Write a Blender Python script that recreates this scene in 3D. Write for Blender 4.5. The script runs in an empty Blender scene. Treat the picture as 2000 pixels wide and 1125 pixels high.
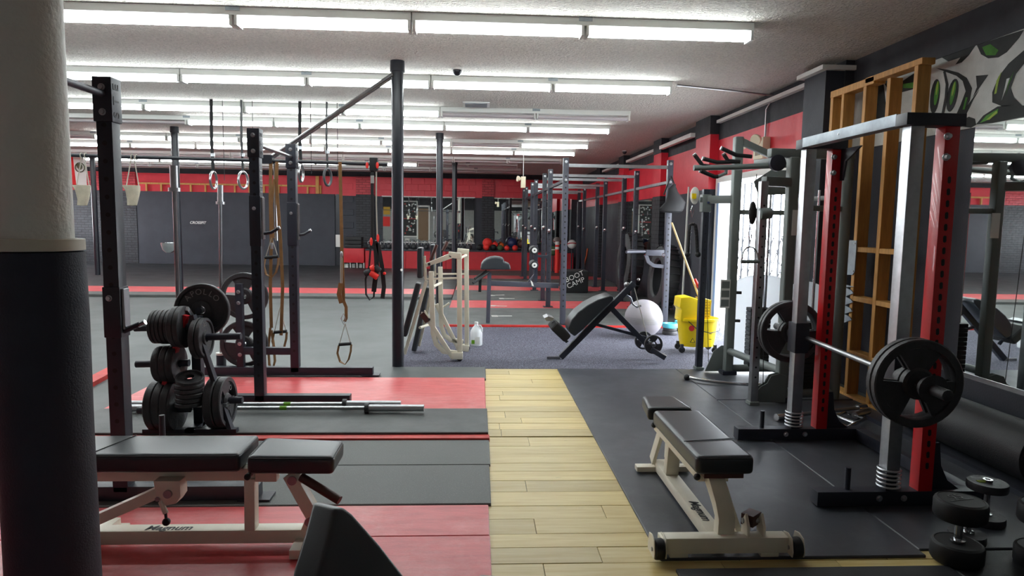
import bpy, bmesh, math, random
from mathutils import Vector as V, Matrix
random.seed(7)
sc = bpy.context.scene
col = sc.collection
PI = math.pi
Z = V((0, 0, 1)); X = V((1, 0, 0)); Y = V((0, 1, 0))

# ------------------------------------------------------------------ camera
FPX, ROLL, CAMH = 1300.0, 0.0145, 1.45          # focal length in px of a 2000 px wide frame
PITCH, YAW = math.radians(5.603), math.radians(3.018)
fw = V((math.sin(YAW)*math.cos(PITCH), math.cos(YAW)*math.cos(PITCH), -math.sin(PITCH)))
r0 = V((math.cos(YAW), -math.sin(YAW), 0)); u0 = r0.cross(fw)
CR = r0*math.cos(ROLL) + u0*math.sin(ROLL); CU = u0*math.cos(ROLL) - r0*math.sin(ROLL)
CO = V((0, 0, CAMH))
cam = bpy.data.cameras.new('camera'); cam.sensor_width = 36; cam.lens = 36*FPX/2000
cam.clip_start = .05; cam.clip_end = 200
camo = bpy.data.objects.new('camera', cam); col.objects.link(camo)
m = Matrix.Identity(4)
for i in range(3):
    m[i][0], m[i][1], m[i][2], m[i][3] = CR[i], CU[i], -fw[i], CO[i]
camo.matrix_world = m
sc.camera = camo

def ray(px, py): return CR*((px-1000)/FPX) + CU*((562.5-py)/FPX) + fw
def G(px, py, z=0.0):                     # photo pixel -> point on the level z
    d = ray(px, py); return CO + d*((z-CAMH)/d.z)
def AY(px, py, y):                        # photo pixel -> point at the depth y
    d = ray(px, py); return CO + d*(y/d.y)
def AX(px, py, x):                        # photo pixel -> point on the plane x
    d = ray(px, py); return CO + d*(x/d.x)

# ------------------------------------------------------------------ world, exposure
w = bpy.data.worlds.new('sky'); sc.world = w; w.use_nodes = True
bg = w.node_tree.nodes['Background']; bg.inputs[0].default_value = (.88, .94, 1.0, 1); bg.inputs[1].default_value = 20.0
sc.view_settings.view_transform = 'Standard'; sc.view_settings.look = 'None'
sc.view_settings.gamma = 1; sc.view_settings.use_curve_mapping = False
sc.view_settings.exposure = 0.15
TUBE_LIGHT = 26.0

# ------------------------------------------------------------------ materials
MT = {}
def lin(c):
    c = c/255.0
    return c/12.92 if c <= .04045 else ((c+.055)/1.055)**2.4
def mat(name, rgb, rough=.5, metal=0.0, var=0.0, vs=6.0, bump=0.0, bs=60.0, emit=0.0, trans=0.0, spec=.5, stretch=None, alpha=1.0, coat=0.0, sub=0.0, bd=.01, wear=None):
    m = bpy.data.materials.new(name); m.use_nodes = True
    nt = m.node_tree; b = nt.nodes['Principled BSDF']
    c = tuple(lin(x) for x in rgb)+(1,)
    b.inputs['Base Color'].default_value = c
    b.inputs['Roughness'].default_value = rough; b.inputs['Metallic'].default_value = metal
    b.inputs['Specular IOR Level'].default_value = spec
    b.inputs['Coat Weight'].default_value = coat
    if trans: b.inputs['Transmission Weight'].default_value = trans
    if emit:
        b.inputs['Emission Color'].default_value = c; b.inputs['Emission Strength'].default_value = emit
    tc = nt.nodes.new('ShaderNodeTexCoord'); mp = nt.nodes.new('ShaderNodeMapping')
    nt.links.new(tc.outputs['Object'], mp.inputs[0])
    if stretch: mp.inputs['Scale'].default_value = stretch
    if var:
        n = nt.nodes.new('ShaderNodeTexNoise'); n.inputs['Scale'].default_value = vs; n.inputs['Detail'].default_value = 6; n.inputs['Roughness'].default_value = .65
        nt.links.new(mp.outputs[0], n.inputs[0])
        r = nt.nodes.new('ShaderNodeMapRange'); r.inputs[1].default_value = .3; r.inputs[2].default_value = .7
        r.inputs[3].default_value = 1-var; r.inputs[4].default_value = 1+var
        nt.links.new(n.outputs[0], r.inputs[0])
        mx = nt.nodes.new('ShaderNodeMix'); mx.data_type = 'RGBA'; mx.blend_type = 'MULTIPLY'; mx.inputs[0].default_value = 1
        mx.inputs[6].default_value = c; nt.links.new(r.outputs[0], mx.inputs[7]); nt.links.new(mx.outputs[2], b.inputs['Base Color'])
        rr = nt.nodes.new('ShaderNodeMapRange'); rr.inputs[3].default_value = min(1, rough*1.25); rr.inputs[4].default_value = rough*.8
        nt.links.new(n.outputs[0], rr.inputs[0]); nt.links.new(rr.outputs[0], b.inputs['Roughness'])
    if wear:
        wc, ws, lo, hi, amt = wear
        nw = nt.nodes.new('ShaderNodeTexNoise'); nw.inputs['Scale'].default_value = ws; nw.inputs['Detail'].default_value = 9; nw.inputs['Roughness'].default_value = .72
        nt.links.new(tc.outputs['Object'], nw.inputs[0])
        rw = nt.nodes.new('ShaderNodeMapRange'); rw.inputs[1].default_value = lo; rw.inputs[2].default_value = hi; rw.inputs[4].default_value = amt
        nt.links.new(nw.outputs[0], rw.inputs[0])
        mw_ = nt.nodes.new('ShaderNodeMix'); mw_.data_type = 'RGBA'; nt.links.new(rw.outputs[0], mw_.inputs[0])
        src = b.inputs['Base Color'].links
        if src: nt.links.new(src[0].from_socket, mw_.inputs[6])
        else: mw_.inputs[6].default_value = c
        mw_.inputs[7].default_value = tuple(lin(x) for x in wc)+(1,); nt.links.new(mw_.outputs[2], b.inputs['Base Color'])
    if bump:
        n2 = nt.nodes.new('ShaderNodeTexNoise'); n2.inputs['Scale'].default_value = bs; n2.inputs['Detail'].default_value = 4
        nt.links.new(mp.outputs[0], n2.inputs[0])
        bp = nt.nodes.new('ShaderNodeBump'); bp.inputs['Strength'].default_value = bump; bp.inputs['Distance'].default_value = bd
        nt.links.new(n2.outputs[0], bp.inputs['Height']); nt.links.new(bp.outputs[0], b.inputs['Normal'])
    MT[name] = m
    return m
mat('ceiling', (226, 222, 214), .9, var=.16, vs=48, bump=1.0, bs=48, bd=.045)
mat('black_paint', (47, 50, 59), .6, var=.12, vs=2, bump=.15, bs=90)
mat('band_black', (40, 42, 48), .7, var=.1)
mat('red_wall', (208, 36, 54), .45, var=.10, vs=2.5, bump=.25, bs=14)
mat('wall_grey', (150, 152, 150), .8, var=.06)
mat('rubber', (82, 85, 84), .55, var=.22, vs=3, bump=.25, bs=220)
mat('rubber_grey', (80, 85, 85), .5, var=.10, vs=1.3, bump=.12, bs=150)
mat('rubber_dark', (42, 43, 46), .5, var=.18, vs=2, bump=.2, bs=180)
mat('rubber_mat', (60, 63, 70), .42, var=.12, vs=2.2, bump=.12, bs=260, wear=((96, 99, 104), 3.0, .5, .8, .6))
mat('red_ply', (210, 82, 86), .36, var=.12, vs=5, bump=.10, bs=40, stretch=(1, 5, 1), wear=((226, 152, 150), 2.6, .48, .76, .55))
mat('red_edge', (190, 44, 38), .5, var=.25, vs=8)
mat('steel_black', (40, 43, 54), .42, var=.15, vs=4, bump=.05, bs=80)
mat('steel_post', (28, 31, 40), .33, var=.15, vs=3)
mat('steel_slate', (70, 71, 82), .4, var=.12)
mat('cast_iron', (54, 54, 57), .48, var=.22, vs=12, bump=.25, bs=60)
mat('plate_letter', (150, 150, 148), .5)
mat('chrome', (200, 202, 205), .16, 1.0, var=.1)
mat('steel', (165, 166, 168), .3, 1.0, var=.15, vs=8)
mat('zinc', (188, 190, 194), .38, 1.0, var=.1, vs=20)
mat('galv', (150, 158, 164), .5, .7, var=.2, vs=9)
mat('vinyl', (44, 48, 53), .34, bump=.04, bs=220)
mat('vinyl_seam', (14, 15, 17), .5)
mat('white_frame', (228, 222, 204), .42, var=.06, vs=4)
mat('brown_grip', (74, 40, 36), .5)
mat('rubber_grip', (22, 22, 24), .6)
mat('red_frame', (196, 16, 26), .33, var=.06, coat=.2)
mat('machine_grey', (112, 120, 118), .42, var=.06)
mat('wood_stud', (198, 146, 78), .6, var=.22, vs=5, bump=.1, bs=30, stretch=(6, 6, .6))
mat('wood_pole', (216, 190, 136), .5, var=.1)
mat('white_paint', (225, 225, 220), .5, var=.04)
mat('column_white', (228, 227, 218), .55, var=.07, vs=3, bump=.3, bs=60)
mat('pad_navy', (30, 36, 52), .6, var=.08, bump=.25, bs=200)
mat('tape', (212, 208, 190), .5, var=.06)
mat('yellow', (245, 214, 10), .38, var=.04)
mat('yellow_dark', (190, 160, 10), .5)
mat('red_print', (196, 20, 24), .5)
mat('black_print', (20, 20, 20), .6)
mat('green_print', (104, 158, 24), .5)
mat('ball_grey', (150, 146, 153), .42, var=.04)
mat('teal', (92, 196, 214), .4, var=.06)
mat('jug', (238, 242, 244), .3, trans=.35, spec=.5)
mat('label_paper', (230, 232, 228), .6)
mat('strap_tan', (122, 86, 46), .7, var=.15, vs=15, bump=.2, bs=200)
mat('strap_black', (22, 22, 25), .7, bump=.15, bs=200)
mat('rope_grey', (176, 172, 160), .8)
mat('canvas', (186, 180, 160), .9, var=.16, vs=14, bump=.6, bs=18)
mat('foam_red', (236, 52, 44), .6)
mat('foam_dark', (40, 40, 44), .7)
mat('red_flat', (184, 26, 38), .5, var=.08)
mat('orange', (214, 96, 30), .5)
mat('blue_ball', (26, 40, 84), .45)
mat('olive', (70, 92, 56), .6)
mat('flag_red', (214, 36, 40), .7); mat('flag_white', (232, 232, 228), .7); mat('flag_green', (12, 104, 66), .7); mat('flag_brown', (84, 84, 60), .7)
mat('mirror', (232, 238, 236), .015, 1.0)
mat('mirror_edge', (214, 220, 220), .3, .6)
mat('tube_off', (214, 206, 210), .3)
mat('fixture', (224, 226, 222), .4, var=.02)
mat('lamp_cream', (224, 214, 186), .45)
mat('door_brown', (122, 94, 66), .5, var=.12, stretch=(8, 8, 1))
mat('photo_red', (190, 60, 60), .6); mat('photo_white', (226, 226, 222), .6); mat('sign_yellow', (206, 160, 40), .6); mat('banner_red', (226, 40, 36), .6)
mat('glass_blue', (150, 176, 214), .3)
mat('asphalt', (160, 160, 158), .9, var=.1)
mat('mural_white', (196, 200, 196), .75, var=.14, vs=5, bump=.25, bs=120)
mat('mural_black', (20, 24, 22), .7, var=.2)
mat('mural_green', (66, 128, 34), .7, var=.45, vs=4)
mat('mural_lime', (150, 178, 66), .7, var=.3)
mat('shield', (226, 234, 242), .35, trans=.25, var=.02)
mat('drum_chrome', (225, 228, 230), .12, 1.0)
def translucent(name, rgb, f):
    m = bpy.data.materials.new(name); m.use_nodes = True; nt = m.node_tree; b = nt.nodes['Principled BSDF']; o = nt.nodes['Material Output']
    c = tuple(lin(x) for x in rgb)+(1,); b.inputs['Base Color'].default_value = c; b.inputs['Roughness'].default_value = .3
    tr_ = nt.nodes.new('ShaderNodeBsdfTranslucent'); tr_.inputs[0].default_value = c; mx = nt.nodes.new('ShaderNodeMixShader'); mx.inputs[0].default_value = f
    nt.links.new(b.outputs[0], mx.inputs[1]); nt.links.new(tr_.outputs[0], mx.inputs[2]); nt.links.new(mx.outputs[0], o.inputs[0]); MT[name] = m
translucent('shield', (246, 249, 252), .8); translucent('jug', (240, 243, 245), .35)
def emission(name, rgb, s):
    m = bpy.data.materials.new(name); m.use_nodes = True; nt = m.node_tree; nt.nodes.clear()
    e = nt.nodes.new('ShaderNodeEmission'); o = nt.nodes.new('ShaderNodeOutputMaterial')
    e.inputs[0].default_value = rgb+(1,); e.inputs[1].default_value = s
    nt.links.new(e.outputs[0], o.inputs[0]); MT[name] = m
emission('tube_on', (.91, .985, 1.0), TUBE_LIGHT)

def tex_material(name, kind, c1, c2, c3, rough=.5, **kw):
    m = bpy.data.materials.new(name); m.use_nodes = True; nt = m.node_tree; b = nt.nodes['Principled BSDF']
    L = nt.links; tc = nt.nodes.new('ShaderNodeTexCoord'); mp = nt.nodes.new('ShaderNodeMapping'); L.new(tc.outputs['Object'], mp.inputs[0])
    C = [tuple(lin(x) for x in c)+(1,) for c in (c1, c2, c3)]
    b.inputs['Roughness'].default_value = rough
    if kind == 'speckle':
        n = nt.nodes.new('ShaderNodeTexNoise'); n.inputs['Scale'].default_value = kw.get('s', 300); n.inputs['Detail'].default_value = 3
        n0 = nt.nodes.new('ShaderNodeTexNoise'); n0.inputs['Scale'].default_value = 1.6; n0.inputs['Detail'].default_value = 5
        L.new(mp.outputs[0], n.inputs[0]); L.new(mp.outputs[0], n0.inputs[0])
        r = nt.nodes.new('ShaderNodeValToRGB'); r.color_ramp.elements[0].position = kw.get('a', .5); r.color_ramp.elements[1].position = kw.get('b', .62)
        r.color_ramp.elements[0].color = C[0]; r.color_ramp.elements[1].color = C[1]; L.new(n.outputs[0], r.inputs[0])
        mx = nt.nodes.new('ShaderNodeMix'); mx.data_type = 'RGBA'; L.new(n0.outputs[0], mx.inputs[0])
        r0_ = nt.nodes.new('ShaderNodeMapRange'); r0_.inputs[1].default_value = .35; r0_.inputs[2].default_value = .7; r0_.inputs[4].default_value = .55
        L.new(n0.outputs[0], r0_.inputs[0]); L.new(r0_.outputs[0], mx.inputs[0])
        L.new(r.outputs[0], mx.inputs[6]); mx.inputs[7].default_value = C[2]; L.new(mx.outputs[2], b.inputs['Base Color'])
        bp = nt.nodes.new('ShaderNodeBump'); bp.inputs['Strength'].default_value = kw.get('bump', .4); bp.inputs['Distance'].default_value = .006
        L.new(n.outputs[0], bp.inputs['Height']); L.new(bp.outputs[0], b.inputs['Normal'])
    elif kind == 'brick':
        mp.inputs['Rotation'].default_value = (PI/2, 0, 0)
        k = nt.nodes.new('ShaderNodeTexBrick'); L.new(mp.outputs[0], k.inputs[0])
        k.inputs['Color1'].default_value = C[0]; k.inputs['Color2'].default_value = C[1]; k.inputs['Mortar'].default_value = C[2]
        k.inputs['Scale'].default_value = 1; k.inputs['Brick Width'].default_value = .21; k.inputs['Row Height'].default_value = .075; k.inputs['Mortar Size'].default_value = .009
        n = nt.nodes.new('ShaderNodeTexNoise'); n.inputs['Scale'].default_value = 8; L.new(mp.outputs[0], n.inputs[0])
        L.new(k.outputs[0], b.inputs['Base Color'])
        bp = nt.nodes.new('ShaderNodeBump'); bp.inputs['Strength'].default_value = .9; bp.inputs['Distance'].default_value = .02; bp.invert = True
        ad = nt.nodes.new('ShaderNodeMath'); ad.operation = 'ADD'; L.new(k.outputs[1], ad.inputs[0]); L.new(n.outputs[0], ad.inputs[1])
        L.new(ad.outputs[0], bp.inputs['Height']); L.new(bp.outputs[0], b.inputs['Normal'])
    elif kind == 'plank':
        oi = nt.nodes.new('ShaderNodeObjectInfo')
        mp.inputs['Scale'].default_value = (1.2, 16, 1)
        ad = nt.nodes.new('ShaderNodeVectorMath'); ad.operation = 'ADD'
        sc_ = nt.nodes.new('ShaderNodeMath'); sc_.operation = 'MULTIPLY'; sc_.inputs[1].default_value = 37; L.new(oi.outputs['Random'], sc_.inputs[0])
        L.new(mp.outputs[0], ad.inputs[0]); L.new(sc_.outputs[0], ad.inputs[1])
        n = nt.nodes.new('ShaderNodeTexNoise'); n.inputs['Scale'].default_value = 2.2; n.inputs['Detail'].default_value = 8; n.inputs['Roughness'].default_value = .6; L.new(ad.outputs[0], n.inputs[0])
        r = nt.nodes.new('ShaderNodeValToRGB'); e = r.color_ramp.elements
        e[0].position = .2; e[0].color = C[1]; e[1].position = .62; e[1].color = C[0]; L.new(n.outputs[0], r.inputs[0])
        hs = nt.nodes.new('ShaderNodeHueSaturation'); mr = nt.nodes.new('ShaderNodeMapRange'); mr.inputs[3].default_value = .82; mr.inputs[4].default_value = 1.12
        L.new(oi.outputs['Random'], mr.inputs[0]); L.new(mr.outputs[0], hs.inputs['Value']); L.new(r.outputs[0], hs.inputs['Color'])
        # worn dark nicks
        nk = nt.nodes.new('ShaderNodeTexNoise'); nk.inputs['Scale'].default_value = 9; nk.inputs['Detail'].default_value = 2; L.new(ad.outputs[0], nk.inputs[0])
        rk = nt.nodes.new('ShaderNodeMapRange'); rk.inputs[1].default_value = .76; rk.inputs[2].default_value = .8; L.new(nk.outputs[0], rk.inputs[0])
        mx = nt.nodes.new('ShaderNodeMix'); mx.data_type = 'RGBA'; L.new(rk.outputs[0], mx.inputs[0]); L.new(hs.outputs[0], mx.inputs[6]); mx.inputs[7].default_value = C[2]
        L.new(mx.outputs[2], b.inputs['Base Color'])
    MT[name] = m
tex_material('carpet', 'speckle', (54, 54, 66), (124, 124, 140), (72, 72, 86), .95, s=110, a=.45, b=.62, bump=.8)
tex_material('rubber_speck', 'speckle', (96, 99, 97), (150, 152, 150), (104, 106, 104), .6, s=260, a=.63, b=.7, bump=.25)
tex_material('brick_black', 'brick', (40, 42, 48), (48, 50, 56), (20, 21, 24), .6)
tex_material('brick_red', 'brick', (178, 40, 52), (196, 54, 64), (140, 24, 36), .5)
tex_material('plank', 'plank', (216, 196, 134), (192, 162, 94), (92, 64, 34), .36)

# ------------------------------------------------------------------ mesh helpers
def perp(d, up=Z):
    d = d.normalized()
    s = d.cross(up)
    if s.length < 1e-4: s = d.cross(X)
    s.normalize(); return d, s, s.cross(d).normalized()
class MB:
    def __init__(s): s.v = []; s.f = []
    def add(s, vs, fs):
        n = len(s.v); s.v += [V(p) for p in vs]; s.f += [tuple(i+n for i in f) for f in fs]; return s
    def box(s, x0, x1, y0, y1, z0, z1):
        return s.add([(x, y, z) for z in (z0, z1) for y in (y0, y1) for x in (x0, x1)],
                     [(0, 2, 3, 1), (4, 5, 7, 6), (0, 1, 5, 4), (2, 6, 7, 3), (0, 4, 6, 2), (1, 3, 7, 5)])
    def bar(s, p, q, w, h=None, up=Z):
        p, q = V(p), V(q); h = h or w
        d, a, b = perp(q-p, up); a = a*(w/2); b = b*(h/2)
        return s.add([c+i*a+j*b for c in (p, q) for i, j in ((-1, -1), (1, -1), (1, 1), (-1, 1))],
                     [(0, 1, 2, 3), (7, 6, 5, 4), (0, 4, 5, 1), (1, 5, 6, 2), (2, 6, 7, 3), (3, 7, 4, 0)])
    def cyl(s, p, q, r, r2=None, n=14, cap=True):
        p, q = V(p), V(q); r2 = r if r2 is None else r2
        d, a, b = perp(q-p); vs = []
        for c, rr in ((p, r), (q, r2)):
            for i in range(n):
                t = 2*PI*i/n; vs.append(c+a*(rr*math.cos(t))+b*(rr*math.sin(t)))
        fs = [(i, (i+1) % n, n+(i+1) % n, n+i) for i in range(n)]
        if cap: fs += [tuple(range(n))[::-1], tuple(range(n, 2*n))]
        return s.add(vs, fs)
    def tube(s, pts, r, n=8, closed=False, rs=None):
        pts = [V(p) for p in pts]; k = len(pts); vs = []; pa = None
        for i, p in enumerate(pts):
            if closed: d = pts[(i+1) % k]-pts[i-1]
            else: d = pts[min(i+1, k-1)]-pts[max(i-1, 0)]
            d.normalize()
            if pa is None: _, a, b = perp(d)
            else:
                a = pa-d*pa.dot(d)
                if a.length < 1e-5: _, a, b = perp(d)
                a.normalize()
            b = d.cross(a); pa = a
            rr = rs[i] if rs else r
            for j in range(n):
                t = 2*PI*j/n; vs.append(p+a*(rr*math.cos(t))+b*(rr*math.sin(t)))
        fs = []
        for i in range(k if closed else k-1):
            for j in range(n):
                a0, b0 = i*n, ((i+1) % k)*n
                fs.append((a0+j, a0+(j+1) % n, b0+(j+1) % n, b0+j))
        if not closed: fs += [tuple(range(n))[::-1], tuple(range((k-1)*n, k*n))]
        return s.add(vs, fs)
    def strap(s, pts, w, t, side):
        pts = [V(p) for p in pts]; k = len(pts); vs = []
        sd = side if isinstance(side, list) else [V(side)]*k
        for i, p in enumerate(pts):
            d = (pts[min(i+1, k-1)]-pts[max(i-1, 0)]).normalized()
            a = V(sd[i]); a = (a-d*a.dot(d)).normalized(); b = d.cross(a)
            for x, y in ((-1, -1), (1, -1), (1, 1), (-1, 1)): vs.append(p+a*(x*w/2)+b*(y*t/2))
        fs = [(0, 1, 2, 3), tuple(4*(k-1)+i for i in (3, 2, 1, 0))]
        for i in range(k-1):
            for j in range(4): fs.append((4*i+j, 4*i+4+j, 4*i+4+(j+1) % 4, 4*i+(j+1) % 4))
        return s.add(vs, fs)
    def lathe(s, prof, o=(0, 0, 0), ax=Z, n=24):
        o = V(o); d, a, b = perp(V(ax)); vs = []
        for r, h in prof:
            for i in range(n):
                t = 2*PI*i/n; vs.append(o+d*h+a*(r*math.cos(t))+b*(r*math.sin(t)))
        k = len(prof); fs = []
        for i in range(k-1):
            for j in range(n): fs.append((i*n+j, i*n+(j+1) % n, (i+1)*n+(j+1) % n, (i+1)*n+j))
        closed = abs(prof[0][0]-prof[-1][0]) < 1e-6 and abs(prof[0][1]-prof[-1][1]) < 1e-6
        if closed: return s.add(vs, fs)
        if prof[0][0] > 1e-5: fs.append(tuple(range(n))[::-1])
        if prof[-1][0] > 1e-5: fs.append(tuple(range((k-1)*n, k*n)))
        return s.add(vs, fs)
    def sph(s, c, r, sc3=(1, 1, 1), n=20, m=12):
        c = V(c); vs = []; fs = []
        for i in range(m+1):
            a = PI*i/m
            for j in range(n):
                t = 2*PI*j/n
                vs.append(c+V((r*sc3[0]*math.sin(a)*math.cos(t), r*sc3[1]*math.sin(a)*math.sin(t), r*sc3[2]*math.cos(a))))
        for i in range(m):
            for j in range(n): fs.append((i*n+j, (i+1)*n+j, (i+1)*n+(j+1) % n, i*n+(j+1) % n))
        return s.add(vs, fs)
    def prism(s, poly, o, ux, uy, dep):
        o, ux, uy, dep = V(o), V(ux), V(uy), V(dep); n = len(poly)
        A = [o+ux*p[0]+uy*p[1] for p in poly]
        return s.add(A+[p+dep for p in A], [tuple(range(n))[::-1], tuple(range(n, 2*n))]+[(i, (i+1) % n, n+(i+1) % n, n+i) for i in range(n)])
    def ring(s, c, ax, r, t, n=24, k=8):
        d, a, b = perp(V(ax)); c = V(c)
        return s.tube([c+a*(r*math.cos(2*PI*i/n))+b*(r*math.sin(2*PI*i/n)) for i in range(n)], t, k, True)
    def xf(s, M): s.v = [M @ p for p in s.v]; return s
    def build(s, name, mt, parent=None, world=True, bevel=0, seg=2, sub=0, ang=35):
        top = parent
        while top is not None and top.parent is not None: top = top.parent
        me = bpy.data.meshes.new(name)
        vs = s.v
        if top is not None and world:
            inv = top.matrix_basis.inverted(); vs = [inv @ p for p in vs]
        me.from_pydata([tuple(p) for p in vs], [], s.f)
        bm = bmesh.new(); bm.from_mesh(me); bmesh.ops.remove_doubles(bm, verts=bm.verts, dist=1e-6); bmesh.ops.recalc_face_normals(bm, faces=bm.faces)
        if bevel:
            es = [e for e in bm.edges if len(e.link_faces) == 2 and e.calc_face_angle(0) > .6]
            bmesh.ops.bevel(bm, geom=es, offset=bevel, segments=seg, profile=.6, affect='EDGES', clamp_overlap=True)
        bm.to_mesh(me); bm.free()
        for p in me.polygons: p.use_smooth = True
        me.set_sharp_from_angle(angle=math.radians(ang))
        me.materials.append(MT[mt])
        o = bpy.data.objects.new(name, me); col.objects.link(o)
        if parent is not None: o.parent = parent
        if sub:
            md = o.modifiers.new('sub', 'SUBSURF'); md.levels = sub; md.render_levels = sub
        return o
def thing(name, label, cat, loc=(0, 0, 0), rz=0.0, group=None):
    o = bpy.data.objects.new(name, None); col.objects.link(o); o.empty_display_size = .05
    o.matrix_basis = Matrix.Translation(V(loc)) @ Matrix.Rotation(rz, 4, 'Z')
    o['label'] = label; o['category'] = cat
    if group: o['group'] = group
    return o
def tag(o, label, cat, group=None):
    o['label'] = label; o['category'] = cat
    if group: o['group'] = group
    return o
def struct(o): o['kind'] = 'structure'; return o
def copy_tree(o, parent=None):
    c = o.copy(); col.objects.link(c); c.parent = parent
    for ch in list(o.children): copy_tree(ch, c)
    return c
def dup(o, loc, rz=0.0, label=None):
    c = copy_tree(o); c.matrix_basis = Matrix.Translation(V(loc)) @ Matrix.Rotation(rz, 4, 'Z')
    if label: c['label'] = label
    return c
def text(name, body, size, M, mt, parent=None, ext=.001, font_shear=0.0, align='CENTER', off=0.0):
    cu = bpy.data.curves.new(name, 'FONT'); cu.body = body; cu.size = size; cu.extrude = ext; cu.align_x = align; cu.align_y = 'CENTER'; cu.shear = font_shear; cu.offset = off
    tmp = bpy.data.objects.new('tmp', cu); col.objects.link(tmp)
    dg = bpy.context.evaluated_depsgraph_get(); me = bpy.data.meshes.new_from_object(tmp.evaluated_get(dg))
    bpy.data.objects.remove(tmp); bpy.data.curves.remove(cu)
    if parent is not None:
        top = parent
        while top.parent is not None: top = top.parent
        M = top.matrix_basis.inverted() @ M
    me.transform(M); me.materials.clear(); me.materials.append(MT[mt]); me.name = name
    o = bpy.data.objects.new(name, me); col.objects.link(o)
    if parent is not None: o.parent = parent
    return o
def frame_m(o, ux, uy):                    # text frame: x along ux, y along uy
    ux, uy = V(ux).normalized(), V(uy).normalized(); n = ux.cross(uy)
    M = Matrix.Identity(4)
    for i in range(3): M[i][0], M[i][1], M[i][2], M[i][3] = ux[i], uy[i], n[i], V(o)[i]
    return M
def arc(c, u, v, r, a0, a1, n): return [V(c)+V(u)*(r*math.cos(a0+(a1-a0)*i/n))+V(v)*(r*math.sin(a0+(a1-a0)*i/n)) for i in range(n+1)]

# ------------------------------------------------------------------ room shell
XL, XR, YF, YB, ZC = -13.2, 3.4, -0.85, 21.1, 2.95
fl = struct(MB().box(XL-.2, XR+.2, YF-.2, YB+.2, -.1, 0).build('floor', 'rubber_grey'))
ce = struct(MB().box(XL-.2, XR+.2, YF-.2, YB+.2, ZC, ZC+.1).build('ceiling', 'ceiling'))
WX = 3.3                                     # face of the long right wall beyond the dark pilaster
D0, D1, DZ = 6.95, 9.05, 2.05                # doorway to the street
wr = struct(MB().box(WX, WX+.25, 6.0, D0, 0, 1.95).box(WX, WX+.25, D1, YB, 0, 1.95).box(WX, WX+.25, D0, D1, DZ, 2.10).build('wall_right', 'black_paint'))
MB().box(WX, WX+.25, 6.0, D0, 1.95, 2.62).box(WX, WX+.25, D1, YB, 1.95, 2.62).box(WX, WX+.25, D0, D1, 2.10, 2.62).build('red_band', 'red_wall', wr)
MB().box(WX, WX+.25, 6.0, YB, 2.62, ZC).build('top_band', 'band_black', wr)
for i, (a, b) in enumerate(((9.15, 9.75), (11.6, 12.1), (14.6, 15.1), (17.4, 17.9))):
    MB().box(WX-.12, WX, a, b, 0, 1.95).build('pilaster', 'brick_black' if i else 'black_paint', wr)
    MB().box(WX-.12, WX, a, b, 1.95, 2.7).build('pilaster_red', 'red_wall', wr)
    MB().box(WX-.13, WX, a-.01, b+.01, 2.7, ZC).build('pilaster_cap', 'band_black', wr)
# near end of the right wall: mural, mirror and dark lower wall
wn = struct(MB().box(XR, XR+.2, YF, 6.0, 0, ZC).build('wall_right_near', 'black_paint'))
MB().box(XR-.02, XR, YF, 6.0, 2.70, ZC).build('top_board', 'band_black', wn)
pm = struct(MB().box(3.13, XR, 6.02, 6.42, 0, 2.86).build('wall_pilaster', 'black_paint'))
tr = struct(MB().box(3.07, XR, 5.97, 6.46, 2.86, 2.90).box(WX-.06, WX, 6.5, 9.1, 2.84, 2.88).build('trim_1', 'white_paint'))
struct(MB().box(WX-.19, WX-.12, 9.8, 11.5, 2.74, 2.80).box(WX-.1, WX, 12.2, 14.5, 2.78, 2.83).box(WX-.1, WX, 15.2, 17.3, 2.78, 2.83).build('trim_2', 'white_paint'))
# back wall
wb = struct(MB().box(XL, XR+.2, YB, YB+.2, 0, ZC).build('wall_back', 'black_paint'))
zr0, zr1 = 2.25, 2.80
MB().box(-10.42, -4.43, YB-.02, YB, zr0, zr1).build('red_band', 'red_wall', wb)
MB().box(-10.42, WX, YB-.06, YB, zr1, ZC).build('top_band', 'band_black', wb)
MB().box(-4.43, WX, YB-.018, YB, zr0-.04, zr1).build('red_band', 'red_wall', wb)
for a, b in ((-10.42, -7.95), (-7.95, -6.2), (-6.2, -4.43)):
    MB().box(a+.006, b-.006, YB-.045, YB, .02, zr0).build('wall_panel', 'black_paint', wb)
MB().box(-4.40, -4.28, YB-.06, YB, 0, zr0).build('panel_edge', 'steel_post', wb)
MB().box(-4.41, -4.27, YB-.075, YB-.06, .62, 1.0).build('conduit_cover', 'white_paint', wb)
for a, b in ((-3.77, -3.21), (.13, .50)):
    MB().box(a, b, YB-.1, YB, 0, zr0).build('brick_pier', 'brick_black', wb)
    MB().box(a, b, YB-.1, YB, zr0, zr1).build('brick_pier_red', 'brick_red', wb)
MB().box(XL, -10.42, YB-.06, YB, 0, zr0).build('brick_face', 'brick_black', wb)
MB().box(XL, -10.42, YB-.06, YB, zr0, zr1+.02).build('brick_face_red', 'brick_red', wb)
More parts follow.
